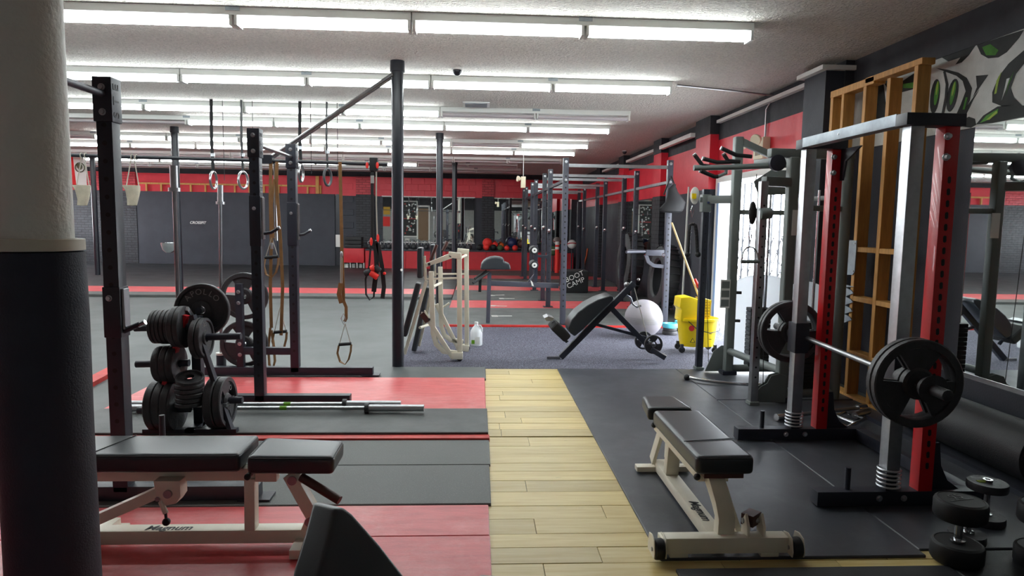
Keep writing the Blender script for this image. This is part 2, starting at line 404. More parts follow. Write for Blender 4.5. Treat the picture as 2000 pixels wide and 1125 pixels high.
# painted concrete blocks, each its own piece with recessed joints
bk = {}
def block_mesh(mt):
    if mt not in bk:
        o = MB().box(0, .392, -.03, 0, 0, .192).build('block', mt, None, bevel=.006, seg=1); bk[mt] = o.data; bpy.data.objects.remove(o)
    return bk[mt]
for r in range(14):
    z = r*.2+.004
    k = 0
    x = -4.26-(.2 if r % 2 else 0)
    while x < WX-.4:
        x0 = x; x += .4
        if x0 < -4.27 or x0+.4 > WX or (x0+.4 > -3.77 and x0 < -3.21) or (x0+.4 > .13 and x0 < .50): continue
        if .8 < z < 2.0 and (-2.9 < x0 < -.5 or 0.6 < x0 < 2.5): continue
        o = bpy.data.objects.new('block', block_mesh('red_wall' if z > 2.2 else 'black_paint')); col.objects.link(o); o.parent = wb; o.location = (x0, YB, z)
struct(MB().box(XL-.2, XL, YF, YB, 0, .9).box(XL-.2, XL, YF, YB, 2.3, ZC).box(XL-.2, XL, YF, 17.6, .9, 2.3).box(XL-.2, XL, 20.2, YB, .9, 2.3).build('wall_left', 'red_wall'))
wi = struct(MB().box(XL-.12, XL-.06, 17.6, 20.2, .9, .96).box(XL-.12, XL-.06, 17.6, 20.2, 2.24, 2.3).box(XL-.12, XL-.06, 18.88, 18.94, .9, 2.3).build('window_1', 'white_paint'))
wf = struct(MB().box(XL, XR+.2, YF-.2, YF, 0, ZC).build('wall_front', 'wall_grey'))
MB().box(XL, XR, YF, YF+.02, 2.2, ZC).build('top_band', 'band_black', wf)
# street outside the door
struct(MB().box(WX+.25, 14, 0, 18, -.12, -.02).build('ground', 'asphalt'))
struct(MB().box(XL-8, XL-.2, 8, 26, -.12, -.02).build('ground_far', 'asphalt'))

# ------------------------------------------------------------------ floor finishes
def slab(name, mt, x0, x1, y0, y1, z0, z1, label, cat, bev=.004):
    return tag(MB().box(x0, x1, y0, y1, z0, z1).build(name, mt, bevel=bev, seg=1), label, cat)
# maple boards, each a plank of its own
wm = {}
y = 1.0; i = 0
pitch = [.13, .16, .15, .18, .155, .14]
while y < 6.44:
    wd = pitch[i % 6]; y1 = min(y+wd, 6.465)
    xe = 2.1 if y < 2.75 else .9
    cuts = [.02]
    a = .02+random.uniform(.12, .65)
    if random.random() < .42: cuts.append(a)
    while cuts[-1] < xe-.9: cuts.append(cuts[-1]+random.uniform(.5, .9))
    cuts.append(xe)
    for q in range(len(cuts)-1):
        if cuts[q+1]-cuts[q] < .03: continue
        o = MB().box(cuts[q]+.0012, cuts[q+1]-.0012, y+.0014, y1-.0014, 0, .010+random.uniform(-.0012, .0012)).build('plank', 'plank', fl, bevel=.0012, seg=1)
    y = y1; i += 1
    if abs(y-4.35) < .07: y += .02           # the dark threshold gap between two runs of boards
zt = .022
slab('rubber_mat', 'rubber_mat', .80, 1.985, 2.70, 6.44, 0, zt, 'long dark rubber mat under the flat bench, along the wooden boards', 'mat')
slab('rubber_mat', 'rubber_mat', 1.992, 3.28, 2.76, 5.28, 0, zt-.003, 'dark rubber mat under the red squat rack', 'mat')
slab('rubber_mat', 'rubber_mat', 1.992, 3.28, 5.295, 6.44, 0, zt-.002, 'dark rubber mat under the grey cable machine', 'mat')
slab('rubber_mat', 'rubber_dark', .84, 2.02, 1.2, 2.615, 0, zt, 'dark rubber mat nearest the camera, past the strip of bare boards', 'mat')
slab('rubber_mat', 'rubber_dark', 2.03, 3.38, .9, 2.745, 0, zt-.004, 'dark rubber mat under the standing dumbbells', 'mat')
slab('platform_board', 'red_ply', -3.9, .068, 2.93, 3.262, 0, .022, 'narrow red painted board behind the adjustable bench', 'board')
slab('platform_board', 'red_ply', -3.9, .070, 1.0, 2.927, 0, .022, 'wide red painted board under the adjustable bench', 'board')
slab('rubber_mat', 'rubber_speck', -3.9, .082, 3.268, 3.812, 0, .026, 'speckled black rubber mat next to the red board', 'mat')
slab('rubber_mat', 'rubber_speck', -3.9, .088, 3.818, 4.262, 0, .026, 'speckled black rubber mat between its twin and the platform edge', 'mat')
slab('platform_edge', 'red_edge', -2.75, .092, 4.268, 4.345, 0, .036, 'thin worn red edge of the lifting platform', 'board')
slab('rubber_mat', 'rubber', -2.75, .084, 4.35, 4.925, 0, .05, 'raised black rubber mat under the long barbell', 'mat')
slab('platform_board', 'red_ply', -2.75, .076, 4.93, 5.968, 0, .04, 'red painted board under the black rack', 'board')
slab('rubber_mat', 'rubber_grey', -2.75, .088, 5.972, 6.465, 0, .03, 'grey rubber strip between red board and round black post', 'mat')
p0, p1 = G(150, 765), G(226, 724)
tag(MB().bar(p0+V((0, 0, .02)), p1+V((0, 0, .02)), .12, .04).build('platform_edge', 'red_edge'), 'red painted platform edge behind the white column', 'board')
slab('carpet', 'carpet', -.79, WX-.005, 6.472, 9.10, 0, .012, 'blue grey speckled carpet under the black back bench', 'carpet')
slab('platform_edge', 'red_edge', -.47, 3.27, 9.105, 9.145, 0, .04, 'orange red front edge of the long striped platform', 'board')
ys = 9.15
widths = [1.80, 1.08]*4
for k in range(8):
    ye = min(ys+widths[k], YB-.13)
    if ys < YB-.2:
        nm = ['nearest', 'second', 'third', 'farthest'][k//2]
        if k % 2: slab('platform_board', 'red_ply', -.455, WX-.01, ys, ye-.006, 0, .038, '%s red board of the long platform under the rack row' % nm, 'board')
        else: slab('platform_mat', 'rubber', -.455, WX-.01, ys, ye-.006, 0, .042, '%s black mat of the long platform under the rack row' % nm, 'mat')
    ys = ye
slab('rubber_mat', 'rubber_dark', XL+.01, -.47, 14.0, YB-.12, 0, .04, 'wide black rubber floor in front of the dark back wall', 'mat')
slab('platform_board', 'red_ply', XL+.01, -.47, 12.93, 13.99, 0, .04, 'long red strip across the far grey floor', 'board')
slab('rubber_mat', 'rubber', XL+.01, -.47, 12.42, 12.925, 0, .045, 'narrow black mat in front of the long red strip', 'mat')
for j, (a, b, yy) in enumerate((((960, 617), (1000, 617), 0), ((958, 597), (990, 598), 0), ((975, 583), (1005, 583), 0), ((955, 577), (985, 576), 0))):
    q0, q1 = G(*a, z=.044), G(*b, z=.044)
    tag(MB().bar(q0, q1, .05, .002).bar(q0, q0+(q1-q0)*.3, .14, .002).build('floor_tape', 'white_paint'), ['white tape mark on the nearest black platform mat', 'white tape mark on the nearest red platform board', 'thin white tape mark beyond the red platform board', 'farthest white tape mark on the platform'][j], 'tape mark')

# ------------------------------------------------------------------ ceiling lights
PITCHT = 1.262
def fixture(xr, y, lit, label):
    """8 ft strip with two tandem pairs of tubes, xr = right end; lit = (left pair, right pair)"""
    t = thing('strip_light', label, 'ceiling light', (xr-PITCHT, y, ZC), 0, 'fluorescent strip lights')
    MB().box(-PITCHT+.004, PITCHT-.004, -.062, .062, -.062, 0).build('housing', 'fixture', t, False, bevel=.004, seg=1)
    for k in range(2):
        x0 = -PITCHT+k*PITCHT+.03; x1 = x0+PITCHT-.06
        if lit[k] is None: continue
        MB().cyl((x0, -.04, -.098), (x1, -.04, -.098), .0185, n=10).cyl((x0, .04, -.098), (x1, .04, -.098), .0185, n=10).build('tube_pair', 'tube_on' if lit[k] else 'tube_off', t, False)
        for xx in (x0-.012, x1+.012):
            MB().box(xx-.01, xx+.01, -.062, .062, -.128, -.06).build('socket', 'fixture', t, False)
    MB().box(-.05, .05, -.066, .066, -.03, 0).build('joiner', 'galv', t, False)
    return t
rows = [  # y, right end, tubes from right to left: 1 lit, 0 dark
    (5.05, 2.035, '1111111111', 'nearest row'), (7.12, 2.03, '1111111111', 'second row'),
    (9.0, 2.02, '001111111111', 'third row'), (10.3, 2.01, '1111100001111', 'fourth row'),
    (12.4, 2.03, '10111110111111', 'fifth row'), (13.75, 1.98, '111111111111', 'sixth row'),
    (15.7, 1.95, '000000000000', 'seventh, dark row'), (17.1, 1.0, '001111111100', 'eighth row'), (18.8, 1.2, '000000000000', 'last dark row')]
ordn = ['first', 'second', 'third', 'fourth', 'fifth', 'sixth', 'seventh']
for y, xr, pat, nm in rows:
    for k in range(0, len(pat)-1, 2):
        x = xr-k*PITCHT
        if x-2*PITCHT < XL: break
        fixture(x, y, (pat[k+1] == '1', pat[k] == '1'), 'ceiling strip light, %s from the right in the %s' % (ordn[k//2], nm))

# ================================================================== columns and posts
c = AY(71, 480, 1.75); cx = c.x
t = thing('support_column', 'thick white round column with navy padding wrapped below the cream collar', 'column', (cx, 1.75, 0))
MB().cyl((0, 0, 1.38), (0, 0, ZC), .083, n=40).build('shaft', 'column_white', t, False)
MB().lathe([(.084, 1.362), (.106, 1.364), (.106, 1.392), (.084, 1.394)], n=40).build('collar', 'tape', t, False)
MB().lathe([(.0, .0), (.107, .0), (.108, .4), (.106, .9), (.108, 1.2), (.105, 1.36), (.0, 1.361)], n=40).build('padding', 'pad_navy', t, False)
def post(x, y, label, r=.057, extra=None):
    t = thing('support_post', label, 'post', (x, y, 0))
    MB().cyl((0, 0, 0), (0, 0, ZC-.1), r, n=24).build('pipe', 'steel_post', t, False)
    MB().lathe([(r, ZC-.1), (r+.012, ZC-.1), (r+.01, ZC)], n=24).build('top_collar', 'steel_post', t, False)
    return t
pt = post(-.77, 6.5, 'nearest round black post, in front of the white frame machine')
MB().cyl((.036, -.040, .98), (.041, -.0455, .981), .013, n=8).build('chipped_patch', 'white_paint', pt, False)
for a, b in ((.45, 1.48), (1.48, 2.2)): pass
post(-.66, 11.6, 'round black post standing behind the white frame machine')
post(-.58, 16.7, 'farthest round black post near the kettlebells', .06)
post(-5.03, 11.5, 'round black post to the right of the hanging canvas bag')
post(-9.25, 16.7, 'round black post in front of the flag', .06)

# overhead pipe between posts, with diagonal brace
t = thing('hanging_bar', 'long black overhead pipe with a diagonal brace up to the round post', 'pull-up bar', (-.83, 6.46, 2.0))
HB0, HB1 = AY(757, 321, 6.46), AY(100, 302, 6.46)-V((2, 0, -.02))
MB().cyl(HB0, HB1, .017, n=10).build('pipe', 'steel_post', t)
MB().cyl((-1.98, 6.46, 2.01), (-.81, 6.46, 2.82), .017, n=10).cyl((-1.96, 6.50, 2.01), (-.81, 6.50, 2.80), .009, n=8).build('brace', 'steel', t)
MB().box(-2.03, -1.93, 6.43, 6.50, 1.97, 2.05).build('clamp', 'steel_post', t)
def bar_pt(px): 
    f = (px-757)/(100.0-757); q = AY(757, 321, 6.46)+(AY(100, 302, 6.46)-AY(757, 321, 6.46))*f; return q

# ================================================================== plates
def plate_parts(t, dia, th, ax, o, mt='cast_iron', word=None, num=None, windows=False):
    """o = centre of the back face, ax = direction of the front face"""
    R = dia/2; ax = V(ax).normalized(); o = V(o)
    if not windows:
        p = MB().lathe([(.026, 0), (R*.97, 0), (R, th*.12), (R, th*.88), (R*.97, th), (R*.86, th), (R*.83, th*.62), (R*.38, th*.62), (R*.34, th), (.027, th), (.026, 0)], o, ax, 36)
    else:
        p = MB().lathe([(R*.80, 0), (R*.97, 0), (R, th*.12), (R, th*.88), (R*.97, th), (R*.82, th), (R*.80, th*.7), (R*.80, 0)], o, ax, 40)
        p.lathe([(.026, 0), (R*.36, 0), (R*.36, th*.8), (R*.30, th*1.05), (.027, th*1.05), (.026, 0)], o, ax, 28)
        d, a, b = perp(ax)
        for k in range(3):
            a0 = PI/2+k*2*PI/3-.60; n = 8; poly = []
            for i in range(n+1): tt = a0+1.2*i/n; poly.append((R*.82*math.cos(tt), R*.82*math.sin(tt)))
            for i in range(n+1): tt = a0+1.2-1.2*i/n; poly.append((R*.34*math.cos(tt), R*.34*math.sin(tt)))
            p.prism(poly, o+d*(th*.25), a, b, d*(th*.5))
    q = p.build('plate_body', mt, t)
    if word or num:
        d, a, b = perp(ax)
        side = a if a.x > 0 else -a
        upv = Z-ax*ax.dot(Z); upv.normalize(); sidev = upv.cross(ax)
        for body, ang in ((word, 0), (num, PI)):
            if not body: continue
            n = len(body); rr = R*.68
            for i, ch in enumerate(body):
                al = ang+PI/2-(i-(n-1)/2)*.34
                pos = o+ax*(th*.66)+sidev*(rr*math.cos(al))+upv*(rr*math.sin(al))
                rad = sidev*math.cos(al)+upv*math.sin(al)
                text('raised_letter', ch, R*.30, frame_m(pos, rad.cross(-ax) if False else upv*math.cos(al)*-1+sidev*math.sin(al), rad), 'plate_letter', t, .001)
def plate(label, dia, th, ax, o, group=None, **k):
    t = thing('weight_plate', label, 'weight plate', o, 0, group); plate_parts(t, dia, th, ax, o, **k); return t

# ================================================================== left black racks
def letters_side(t, word, x, y, z0, dz, s):
    for i, ch in enumerate(word):
        text('letter', ch, s, frame_m((x, y, z0-i*dz), (0, 0, 1), (0, -1, 0)), 'black_print', t, .001)
def upright(t, x, y, z0, z1, s=.074, hole_dy=-1):
    MB().box(x-s/2, x+s/2, y-s/2, y+s/2, z0, z1).build('upright', 'steel_black', t, bevel=.004)
    n = int((z1-z0-.3)/.085)
    for i in range(n):
        z = z0+.2+i*.085
        MB().cyl((x, y-s/2-.0006, z), (x, y-s/2+.002, z), .0115, n=10).build('bolt_hole', 'black_print', t)
def bolt(t, p, ax, r=.013, h=.012):
    MB().lathe([(r*1.3, 0), (r*1.3, h*.25), (r, h*.3), (r*.8, h), (0, h)], p, ax, 10).build('bolt', 'zinc', t)
def rack_side(t, x, y, back, front, zf, zc=2.11):
    upright(t, x, y, .07, zc)
    s = .045
    MB().box(x-s, x+s, y-s, y+s, zc-.21, zc).build('cap_bracket', 'steel_black', t, bevel=.005)
    for z in (zc-.05, zc-.165): bolt(t, (x, y-s, z), (0, -1, 0))
    letters_side(t, 'ETS', x+s+.0008, y-.005, zc-.045, .065, .07)
    MB().box(x+back, x+front, y-.037, y+.037, zf, zf+.075).build('foot', 'steel_black', t, bevel=.004)
    MB().box(x+front-.10, x+front+.06, y-.055, y+.055, zf, zf+.01).build('foot_plate', 'steel_black', t)
def jhook(t, x, y, z0, z1, reach):
    s = .042
    MB().box(x-s, x+s, y-s, y+s, z0, z1).build('hook_sleeve', 'steel_black', t, bevel=.004)
    bolt(t, (x-.005, y-s, z1-(z1-z0)*.25), (0, -1, 0), .011)
    MB().box(x+s, x+s+.012, y-.03, y+.025, z0+.05, z1-.01).build('hook_plate', 'steel', t, bevel=.002, seg=1)
    MB().tube([(x+s, y, z0+.09), (x+s+reach*.5, y, z0+.10), (x+s+reach, y, z0+.135)], .012, 8).build('hook_arm', 'steel_black', t)
    MB().cyl((x+s+reach-.012, y, z0+.132), (x+s+reach+.006, y, z0+.14), .013, n=8).build('hook_tip', 'zinc', t)
# rack A (partly hidden by the white column)
XA = -1.78
t = thing('squat_rack', 'nearest black squat rack, beside the padded white column', 'rack', (XA, 2.9, 0))
rack_side(t, XA, 3.36, -.55, .68, .027)
rack_side(t, XA, 2.32, -.55, .68, .023)
MB().cyl((XA, 3.36, 2.03), (XA, 2.32, 2.03), .017, n=12).build('crossbar', 'steel_slate', t)
MB().box(XA-.042, XA+.042, 3.318, 3.402, .86, 1.11).build('hook_sleeve', 'steel_black', t, bevel=.004)
MB().box(XA+.042, XA+.054, 3.33, 3.385, .90, 1.10).build('hook_plate', 'steel', t, bevel=.002, seg=1)
bolt(t, (XA-.01, 3.318, 1.055), (0, -1, 0), .012)
MB().cyl((XA+.04, 3.345, .89), (XA+.12, 3.345, .925), .014, n=10).build('safety_peg', 'steel_black', t)
MB().cyl((XA+.112, 3.345, .92), (XA+.145, 3.345, .935), .0135, n=10).build('peg_tip', 'chrome', t)
MB().cyl((XA+.2, 3.36, .10), (XA+.2, 3.36, .46), .014, n=10).build('band_peg', 'steel_black', t)
MB().cyl((XA+.25, 3.36, .10), (XA+.25, 3.36, .14), .022, n=10).build('band_peg', 'steel_black', t)
# rack B
XB = -1.645
t = thing('squat_rack', 'black squat rack standing on the red board, with hooks and plate storage', 'rack', (XB, 5.6, 0))
rack_side(t, XB, 5.08, -.55, .68, .041)
rack_side(t, XB, 6.06, -.80, .70, .041)
MB().cyl((XB, 5.08, 2.0), (XB, 6.06, 2.0), .017, n=12).build('crossbar', 'steel', t)
jhook(t, XB, 5.08, 1.25, 1.62, .12); jhook(t, XB, 6.06, 1.22, 1.60, .11)
text('upright_lettering', 'ELITE', .085, frame_m((XB+.0385, 5.085, 1.74), (0, 0, 1), (0, -1, 0)), 'plate_letter', t, .0008)
MB().box(-2.16, -2.10, 6.03, 6.09, .10, .87).build('storage_post', 'steel_black', t, bevel=.004)
MB().box(-2.10, XB-.037, 6.03, 6.09, .23, .295).build('side_brace', 'steel_black', t, bevel=.004)
for z in (.80, .70, .33, .23): bolt(t, (-2.13, 6.03, z), (0, -1, 0), .014)
MB().cyl((-2.13, 6.09, .76), (-2.13, 6.3, .76), .02, n=12).build('storage_peg', 'steel', t)
MB().cyl((-2.13, 6.09, .30), (-2.13, 6.3, .30), .02, n=12).build('storage_peg', 'steel', t)
MB().cyl((-2.36, 6.2, .031), (-2.36, 6.2, .20), .042, n=16, cap=True).build('bar_holder', 'steel_black', t)
MB().lathe([(.03, .195), (.046, .195), (.046, .215), (.03, .215)], (-2.36, 6.2, 0), Z, 16).build('holder_rim', 'white_paint', t)
plate('large black plate stored high on the rack storage post', .43, .04, (0, -1, 0), (-2.12, 6.17, .75), windows=True)
plate('large black plate stored low on the rack storage post', .43, .04, (0, -1, 0), (-2.13, 6.17, .31), windows=True)

def barbell_vertical(label, x, y, z0, z1, lean, sl=.16):
    t = thing('barbell', label, 'barbell', (x, y, z0))
    d = V(lean).normalized(); p = V((x, y, z0)); L = z1-z0
    MB().cyl(p, p+d*(L-sl), .0145, n=10).build('shaft', 'steel', t)
    MB().cyl(p+d*(L-sl), p+d*L, .025, n=16).build('sleeve', 'zinc', t)
    MB().cyl(p+d*(L-sl-.012), p+d*(L-sl+.012), .038, n=16).build('collar', 'zinc', t)
    MB().cyl(p+d*.55, p+d*.575, .0153, n=10).build('band', 'blue_ball', t)
barbell_vertical('chrome barbell standing upright behind the plate tree', AY(344, 470, 4.66).x, 4.66, .052, 1.80, (.0, 0, 1))
barbell_vertical('chrome barbell standing upright in the rack bar holder', -2.362, 6.2, .03, 1.75, (.022, 0, 1))

# long barbells lying on the raised mat
def floor_barbell(label, x0, x1, y, z, r=.025):
    t = thing('barbell', label, 'barbell', ((x0+x1)/2, y, z-r))
    MB().cyl((x0+.42, y, z), (x1-.42, y, z), .0145, n=10).build('shaft', 'steel', t)
    for a, b in ((x0, x0+.40), (x1-.40, x1)): MB().cyl((a, y, z), (b, y, z), r, n=16).build('sleeve', 'zinc', t)
    for a in (x0+.40, x1-.43): MB().cyl((a, y, z), (a+.03, y, z), .038, n=16).build('collar', 'cast_iron', t)
    MB().cyl((-1.42, y, z), (-1.37, y, z), .0152, n=10).build('grip_tape', 'green_print', t)
floor_barbell('long chrome barbell on the raised mat, nearer of the two', -2.55, -.38, 4.80, .088)
floor_barbell('long chrome barbell on the raised mat, against the rack foot', -2.62, -.56, 4.90, .09)

# ================================================================== plate tree
TX, TY = -1.87, 4.42
t = thing('plate_tree', 'black A-frame plate tree loaded with iron plates', 'plate tree', (TX, TY, .05))
MB().box(TX-.03, TX+.03, TY+.06, TY+.12, .05, .80).build('center_post', 'steel_black', t, bevel=.003)
for s in (-1, 1):
    MB().bar((TX+s*.02, TY-.02, .82), (TX+s*.26, TY-.05, .05), .028, .05, Y).build('strut', 'red_flat' if s < 0 else 'steel_black', t)
MB().bar((TX-.03, TY+.10, .78), (TX-.03, TY+.0, .86), .03, .03).build('top_tab', 'zinc', t)
MB().box(TX-.22, TX+.24, TY-.07, TY+.12, .22, .245).build('shelf', 'steel', t, bevel=.003)
MB().box(TX-.30, TX+.30, TY-.08, TY-.03, .05, .075).box(TX-.03, TX+.03, TY-.08, TY+.28, .05, .075).build('base', 'steel_black', t)
pegs = [(1, .67), (1, .24), (-1, .74), (-1, .50), (-1, .19)]
for s, z in pegs:
    MB().cyl((TX+s*.02, TY, z), (TX+s*(.32 if s > 0 else .36), TY, z+s*.01), .023, n=14).build('peg', 'steel_black', t)
MB().cyl((TX, TY+.12, .83), (TX, TY+.30, .83), .023, n=14).build('peg', 'steel_black', t)
plate('round plate with raised numbers facing out at the top of the tree', .36, .045, (.05, -1, .05), (TX+.01, TY+.18, .83), word='APOLLO', num='25LB')
GT = 'plates on the tree'
def stack(side, z, x0, specs, labels):
    x = x0
    for (d, th), lb in zip(specs, labels):
        plate(lb, d, th, (side, 0, .03*side), (x, TY, z), GT); x += side*(th+.003)
stack(-1, .74, TX-.03, [(.275, .036), (.27, .034), (.225, .026), (.225, .024), (.225, .022), (.22, .022), (.22, .022)],
      ['innermost plate on the tree peg high on the left', 'second plate out on the tree peg high on the left', 'third plate out on the tree peg high on the left', 'fourth plate out on the tree peg high on the left', 'fifth plate out on the tree peg high on the left', 'sixth plate out on the tree peg high on the left', 'outermost plate on the tree peg high on the left'])
stack(-1, .495, TX-.08, [(.25, .045), (.245, .04), (.24, .045)], ['innermost plate on the middle left tree peg', 'middle plate on the middle left tree peg', 'outermost plate on the middle left tree peg'])
stack(-1, .215, TX-.10, [(.34, .05), (.335, .05), (.33, .05)], ['innermost big plate low on the left of the tree', 'middle big plate low on the left of the tree', 'outermost big plate low on the left of the tree'])
plate('inner plate on the upper right tree peg', .27, .035, (1, 0, .03), (TX+.03, TY, .665), GT)
plate('outer plate on the upper right tree peg, facing the room', .265, .03, (1, 0, .03), (TX+.07, TY, .667), GT, windows=False, word='25', num='LB')
plate('inner big plate on the lower right tree peg', .34, .055, (1, 0, .03), (TX+.12, TY, .235), GT)
plate('outer big plate with raised letters on the lower right tree peg', .335, .05, (1, 0, .03), (TX+.18, TY, .237), GT, word='APOLLO', windows=True)
for i in range(6):
    z = .247+i*.030
    ang = .25 if i == 5 else 0
    plate('small flat plate %s in the stack on the tree shelf' % ['lowest', 'second from below', 'third from below', 'fourth from below', 'fifth from below', 'topmost and tilted'][i], .175-.004*(i % 2), .026, (.22*ang*2, -ang*1.4, 1), (TX+.02+.004*(i % 3), TY-.11, z+(.015 if i == 5 else 0)), 'small plates on the tree shelf')

# ================================================================== pads
def pad(name, mt, t, c, L, W, Hh, rad=.025, axis=0.0, tilt=0.0, taper=None, roll=0.0, seams=True):
    """rounded upholstered cushion; L along local x, W along y"""
    b = MB().box(-L/2, L/2, -W/2, W/2, 0, Hh)
    if taper:
        for i, p in enumerate(b.v):
            if p.x > 0: p.y *= taper
    M = Matrix.Translation(V(c)) @ Matrix.Rotation(axis, 4, 'Z') @ Matrix.Rotation(tilt, 4, 'Y') @ Matrix.Rotation(roll, 4, 'X')
    b.xf(M)
    o = b.build(name, mt, t, bevel=rad, seg=5, ang=60)
    if seams:
        k = rad*.55
        pts = []
        for sx, sy in ((-1, -1), (1, -1), (1, 1), (-1, 1)):
            ty = taper if (taper and sx > 0) else 1
            cx_, cy_ = sx*(L/2-rad*1.2), sy*(W/2*ty-rad*1.2)
            a0 = math.atan2(sy, sx)
            for q in range(5):
                aa = a0-PI/4+PI/2*q/4
                pts.append(M @ V((cx_+math.cos(aa)*rad*1.1, cy_+math.sin(aa)*rad*1.1, Hh-rad*.32)))
        MB().tube(pts, .0022, 6, True).build('piping', 'vinyl_seam', o)
    return o

# ================================================================== flat bench on the right
t = thing('flat_bench', 'flat weight bench with black pad and cream steel frame on the dark mat', 'bench', (1.1, 3.2, zt))
bx0 = 1.075
pad('seat_pad', 'vinyl', t, (1.10, 3.155, .355), .74, .262, .085, .028, PI/2)
MB().bar((.975, 2.99, .4425), (1.225, 3.03, .4425), .004, .003).build('pad_seam', 'vinyl_seam', t)
pad('head_pad', 'vinyl', t, (1.085, 3.715, .36), .27, .255, .075, .026, PI/2, taper=.76)
MB().box(1.01, 1.19, 2.80, 3.54, .335, .357).build('pad_board', 'brown_grip', t, bevel=.004)
MB().bar((bx0-.055, 2.86, .315), (bx0-.055, 3.62, .315), .03, .035).bar((bx0+.055, 2.86, .315), (bx0+.055, 3.62, .315), .03, .035).build('pad_rail', 'white_frame', t, bevel=.003)
MB().bar((bx0, 2.74, .062), (bx0, 3.72, .062), .075, .055).build('floor_rail', 'white_frame', t, bevel=.004)
MB().bar((.80, 2.73, .075), (1.36, 2.73, .075), .065, .07).build('front_foot', 'white_frame', t, bevel=.004)
MB().bar((.93, 3.70, .045), (1.24, 3.70, .045), .06, .03).build('rear_foot', 'white_frame', t, bevel=.004)
# curved front leg
cp = [(bx0+.02, 2.76, .10), (bx0+.02, 2.755, .18), (bx0+.01, 2.775, .24), (bx0+.0, 2.82, .30), (bx0-.0, 2.88, .335)]
MB().strap([V(p)+V((.0, 0, 0)) for p in cp], .075, .055, (1, 0, 0)).build('front_leg', 'white_frame', t, bevel=.004)
MB().bar((bx0+.10, 2.78, .06), (bx0+.07, 3.05, .315), .055, .03, X).build('rear_brace', 'white_frame', t, bevel=.003)
MB().bar((bx0, 3.50, .08), (bx0, 3.46, .31), .07, .055, Y).build('rear_leg', 'white_frame', t, bevel=.004)
MB().bar((bx0-.045, 3.72, .08), (bx0-.02, 3.62, .32), .02, .07, Y).bar((bx0+.045, 3.72, .08), (bx0+.02, 3.62, .32), .02, .07, Y).build('hinge_plate', 'white_frame', t, bevel=.003)
MB().prism([(-.035, .04), (.035, .04), (.035, .15), (.0, .20), (-.035, .15)], (bx0+.105, 2.745, 0), (0, 1, 0), (0, 0, 1), (.012, 0, 0)).prism([(-.035, .04), (.035, .04), (.035, .15), (.0, .20), (-.035, .15)], (bx0+.175, 2.745, 0), (0, 1, 0), (0, 0, 1), (.012, 0, 0)).build('hinge_bracket', 'white_frame', t, bevel=.002, seg=1)
MB().cyl((bx0+.10, 2.76, .16), (bx0+.19, 2.76, .16), .012, n=10).build('hinge_bolt', 'steel', t)
MB().bar((bx0+.117, 2.75, .165), (bx0+.175, 2.80, .165), .055, .05).build('hinge_block', 'brown_grip', t)
for sx in (-1, 1):
    x = 1.08+sx*.30
    MB().prism([(-.05, .035), (.05, .035), (.055, .06), (.04, .115), (.0, .125), (-.04, .115), (-.055, .06)], (x-.02, 2.715, 0), (0, 1, 0), (0, 0, 1), (.006, 0, 0)).prism([(-.05, .035), (.05, .035), (.055, .06), (.04, .115), (.0, .125), (-.04, .115), (-.055, .06)], (x+.03, 2.715, 0), (0, 1, 0), (0, 0, 1), (.006, 0, 0)).build('wheel_bracket', 'white_frame', t, bevel=.002, seg=1)
    w_ = MB().cyl((x-.012, 2.695, .067), (x+.028, 2.695, .067), .045, n=20).build('wheel', 'rubber_grip', t, bevel=.008)
    MB().cyl((x-.024, 2.695, .067), (x+.042, 2.695, .067), .009, n=10).build('axle', 'steel', w_)
    MB().box(x-.1*sx-.04, x-.1*sx+.04, 2.70, 2.76, .022, .04).build('foot_pad', 'white_frame', t, bevel=.003)
for q in ((bx0-.075, 2.86, .32), (bx0-.075, 3.60, .33)): MB().sph(q, .016, n=10, m=8).build('end_cap', 'rubber_grip', t)
text('brand_lettering', 'Magnum', .064, frame_m((bx0, 3.02, .0905), (0, -1, 0), (1, 0, 0)), 'black_print', t, .0005, .25, off=.0012)

# ================================================================== adjustable bench on the left
t = thing('adjustable_bench', 'adjustable weight bench with black pads and cream frame on the red board', 'bench', (-1.2, 2.9, .022))
pad('back_pad', 'vinyl', t, (-1.44, 2.925, .375), .88, .27, .082, .024, 0)
MB().bar((-1.62, 2.80, .4585), (-1.55, 3.05, .4585), .004, .003).build('pad_seam', 'vinyl_seam', t)
pad('seat_pad', 'vinyl', t, (-.785, 2.90, .37), .36, .265, .08, .026, 0, .03, taper=.86)
MB().bar((-1.9, 2.88, .345), (-.955, 2.88, .345), .06, .055).build('back_beam', 'white_frame', t, bevel=.004)
MB().bar((-.95, 2.86, .345), (-.86, 2.86, .345), .05, .055).build('seat_beam', 'white_frame', t, bevel=.003)
MB().bar((-1.95, 2.86, .075), (-.74, 2.86, .075), .07, .06).build('floor_rail', 'white_frame', t, bevel=.004)
MB().bar((-.975, 2.85, .10), (-.975, 2.86, .33), .045, .055, Y).build('center_leg', 'white_frame', t, bevel=.003)
MB().bar((-.80, 2.84, .355), (-.70, 2.82, .18), .055, .06, Y).build('seat_link', 'white_frame', t, bevel=.003)
MB().bar((-.705, 2.84, .17), (-.755, 2.86, .05), .045, .055, Y).build('lower_link', 'white_frame', t, bevel=.003)
MB().cyl((-.715, 2.80, .15), (-.715, 2.89, .15), .02, n=12).build('pivot_bolt', 'steel', t); MB().cyl((-.785, 2.80, .335), (-.785, 2.88, .335), .02, n=12).build('pivot_bolt', 'steel', t)
MB().cyl((-.70, 2.80, .215), (-.70, 2.807, .215), .012, n=10).build('red_plug', 'red_print', t)
MB().cyl((-.75, 2.82, .345), (-.575, 2.76, .265), .019, n=14).build('handle', 'brown_grip', t)
MB().cyl((-.715, 2.82, .185), (-.665, 2.80, .213), .012, n=10).build('pin_lever', 'white_frame', t)
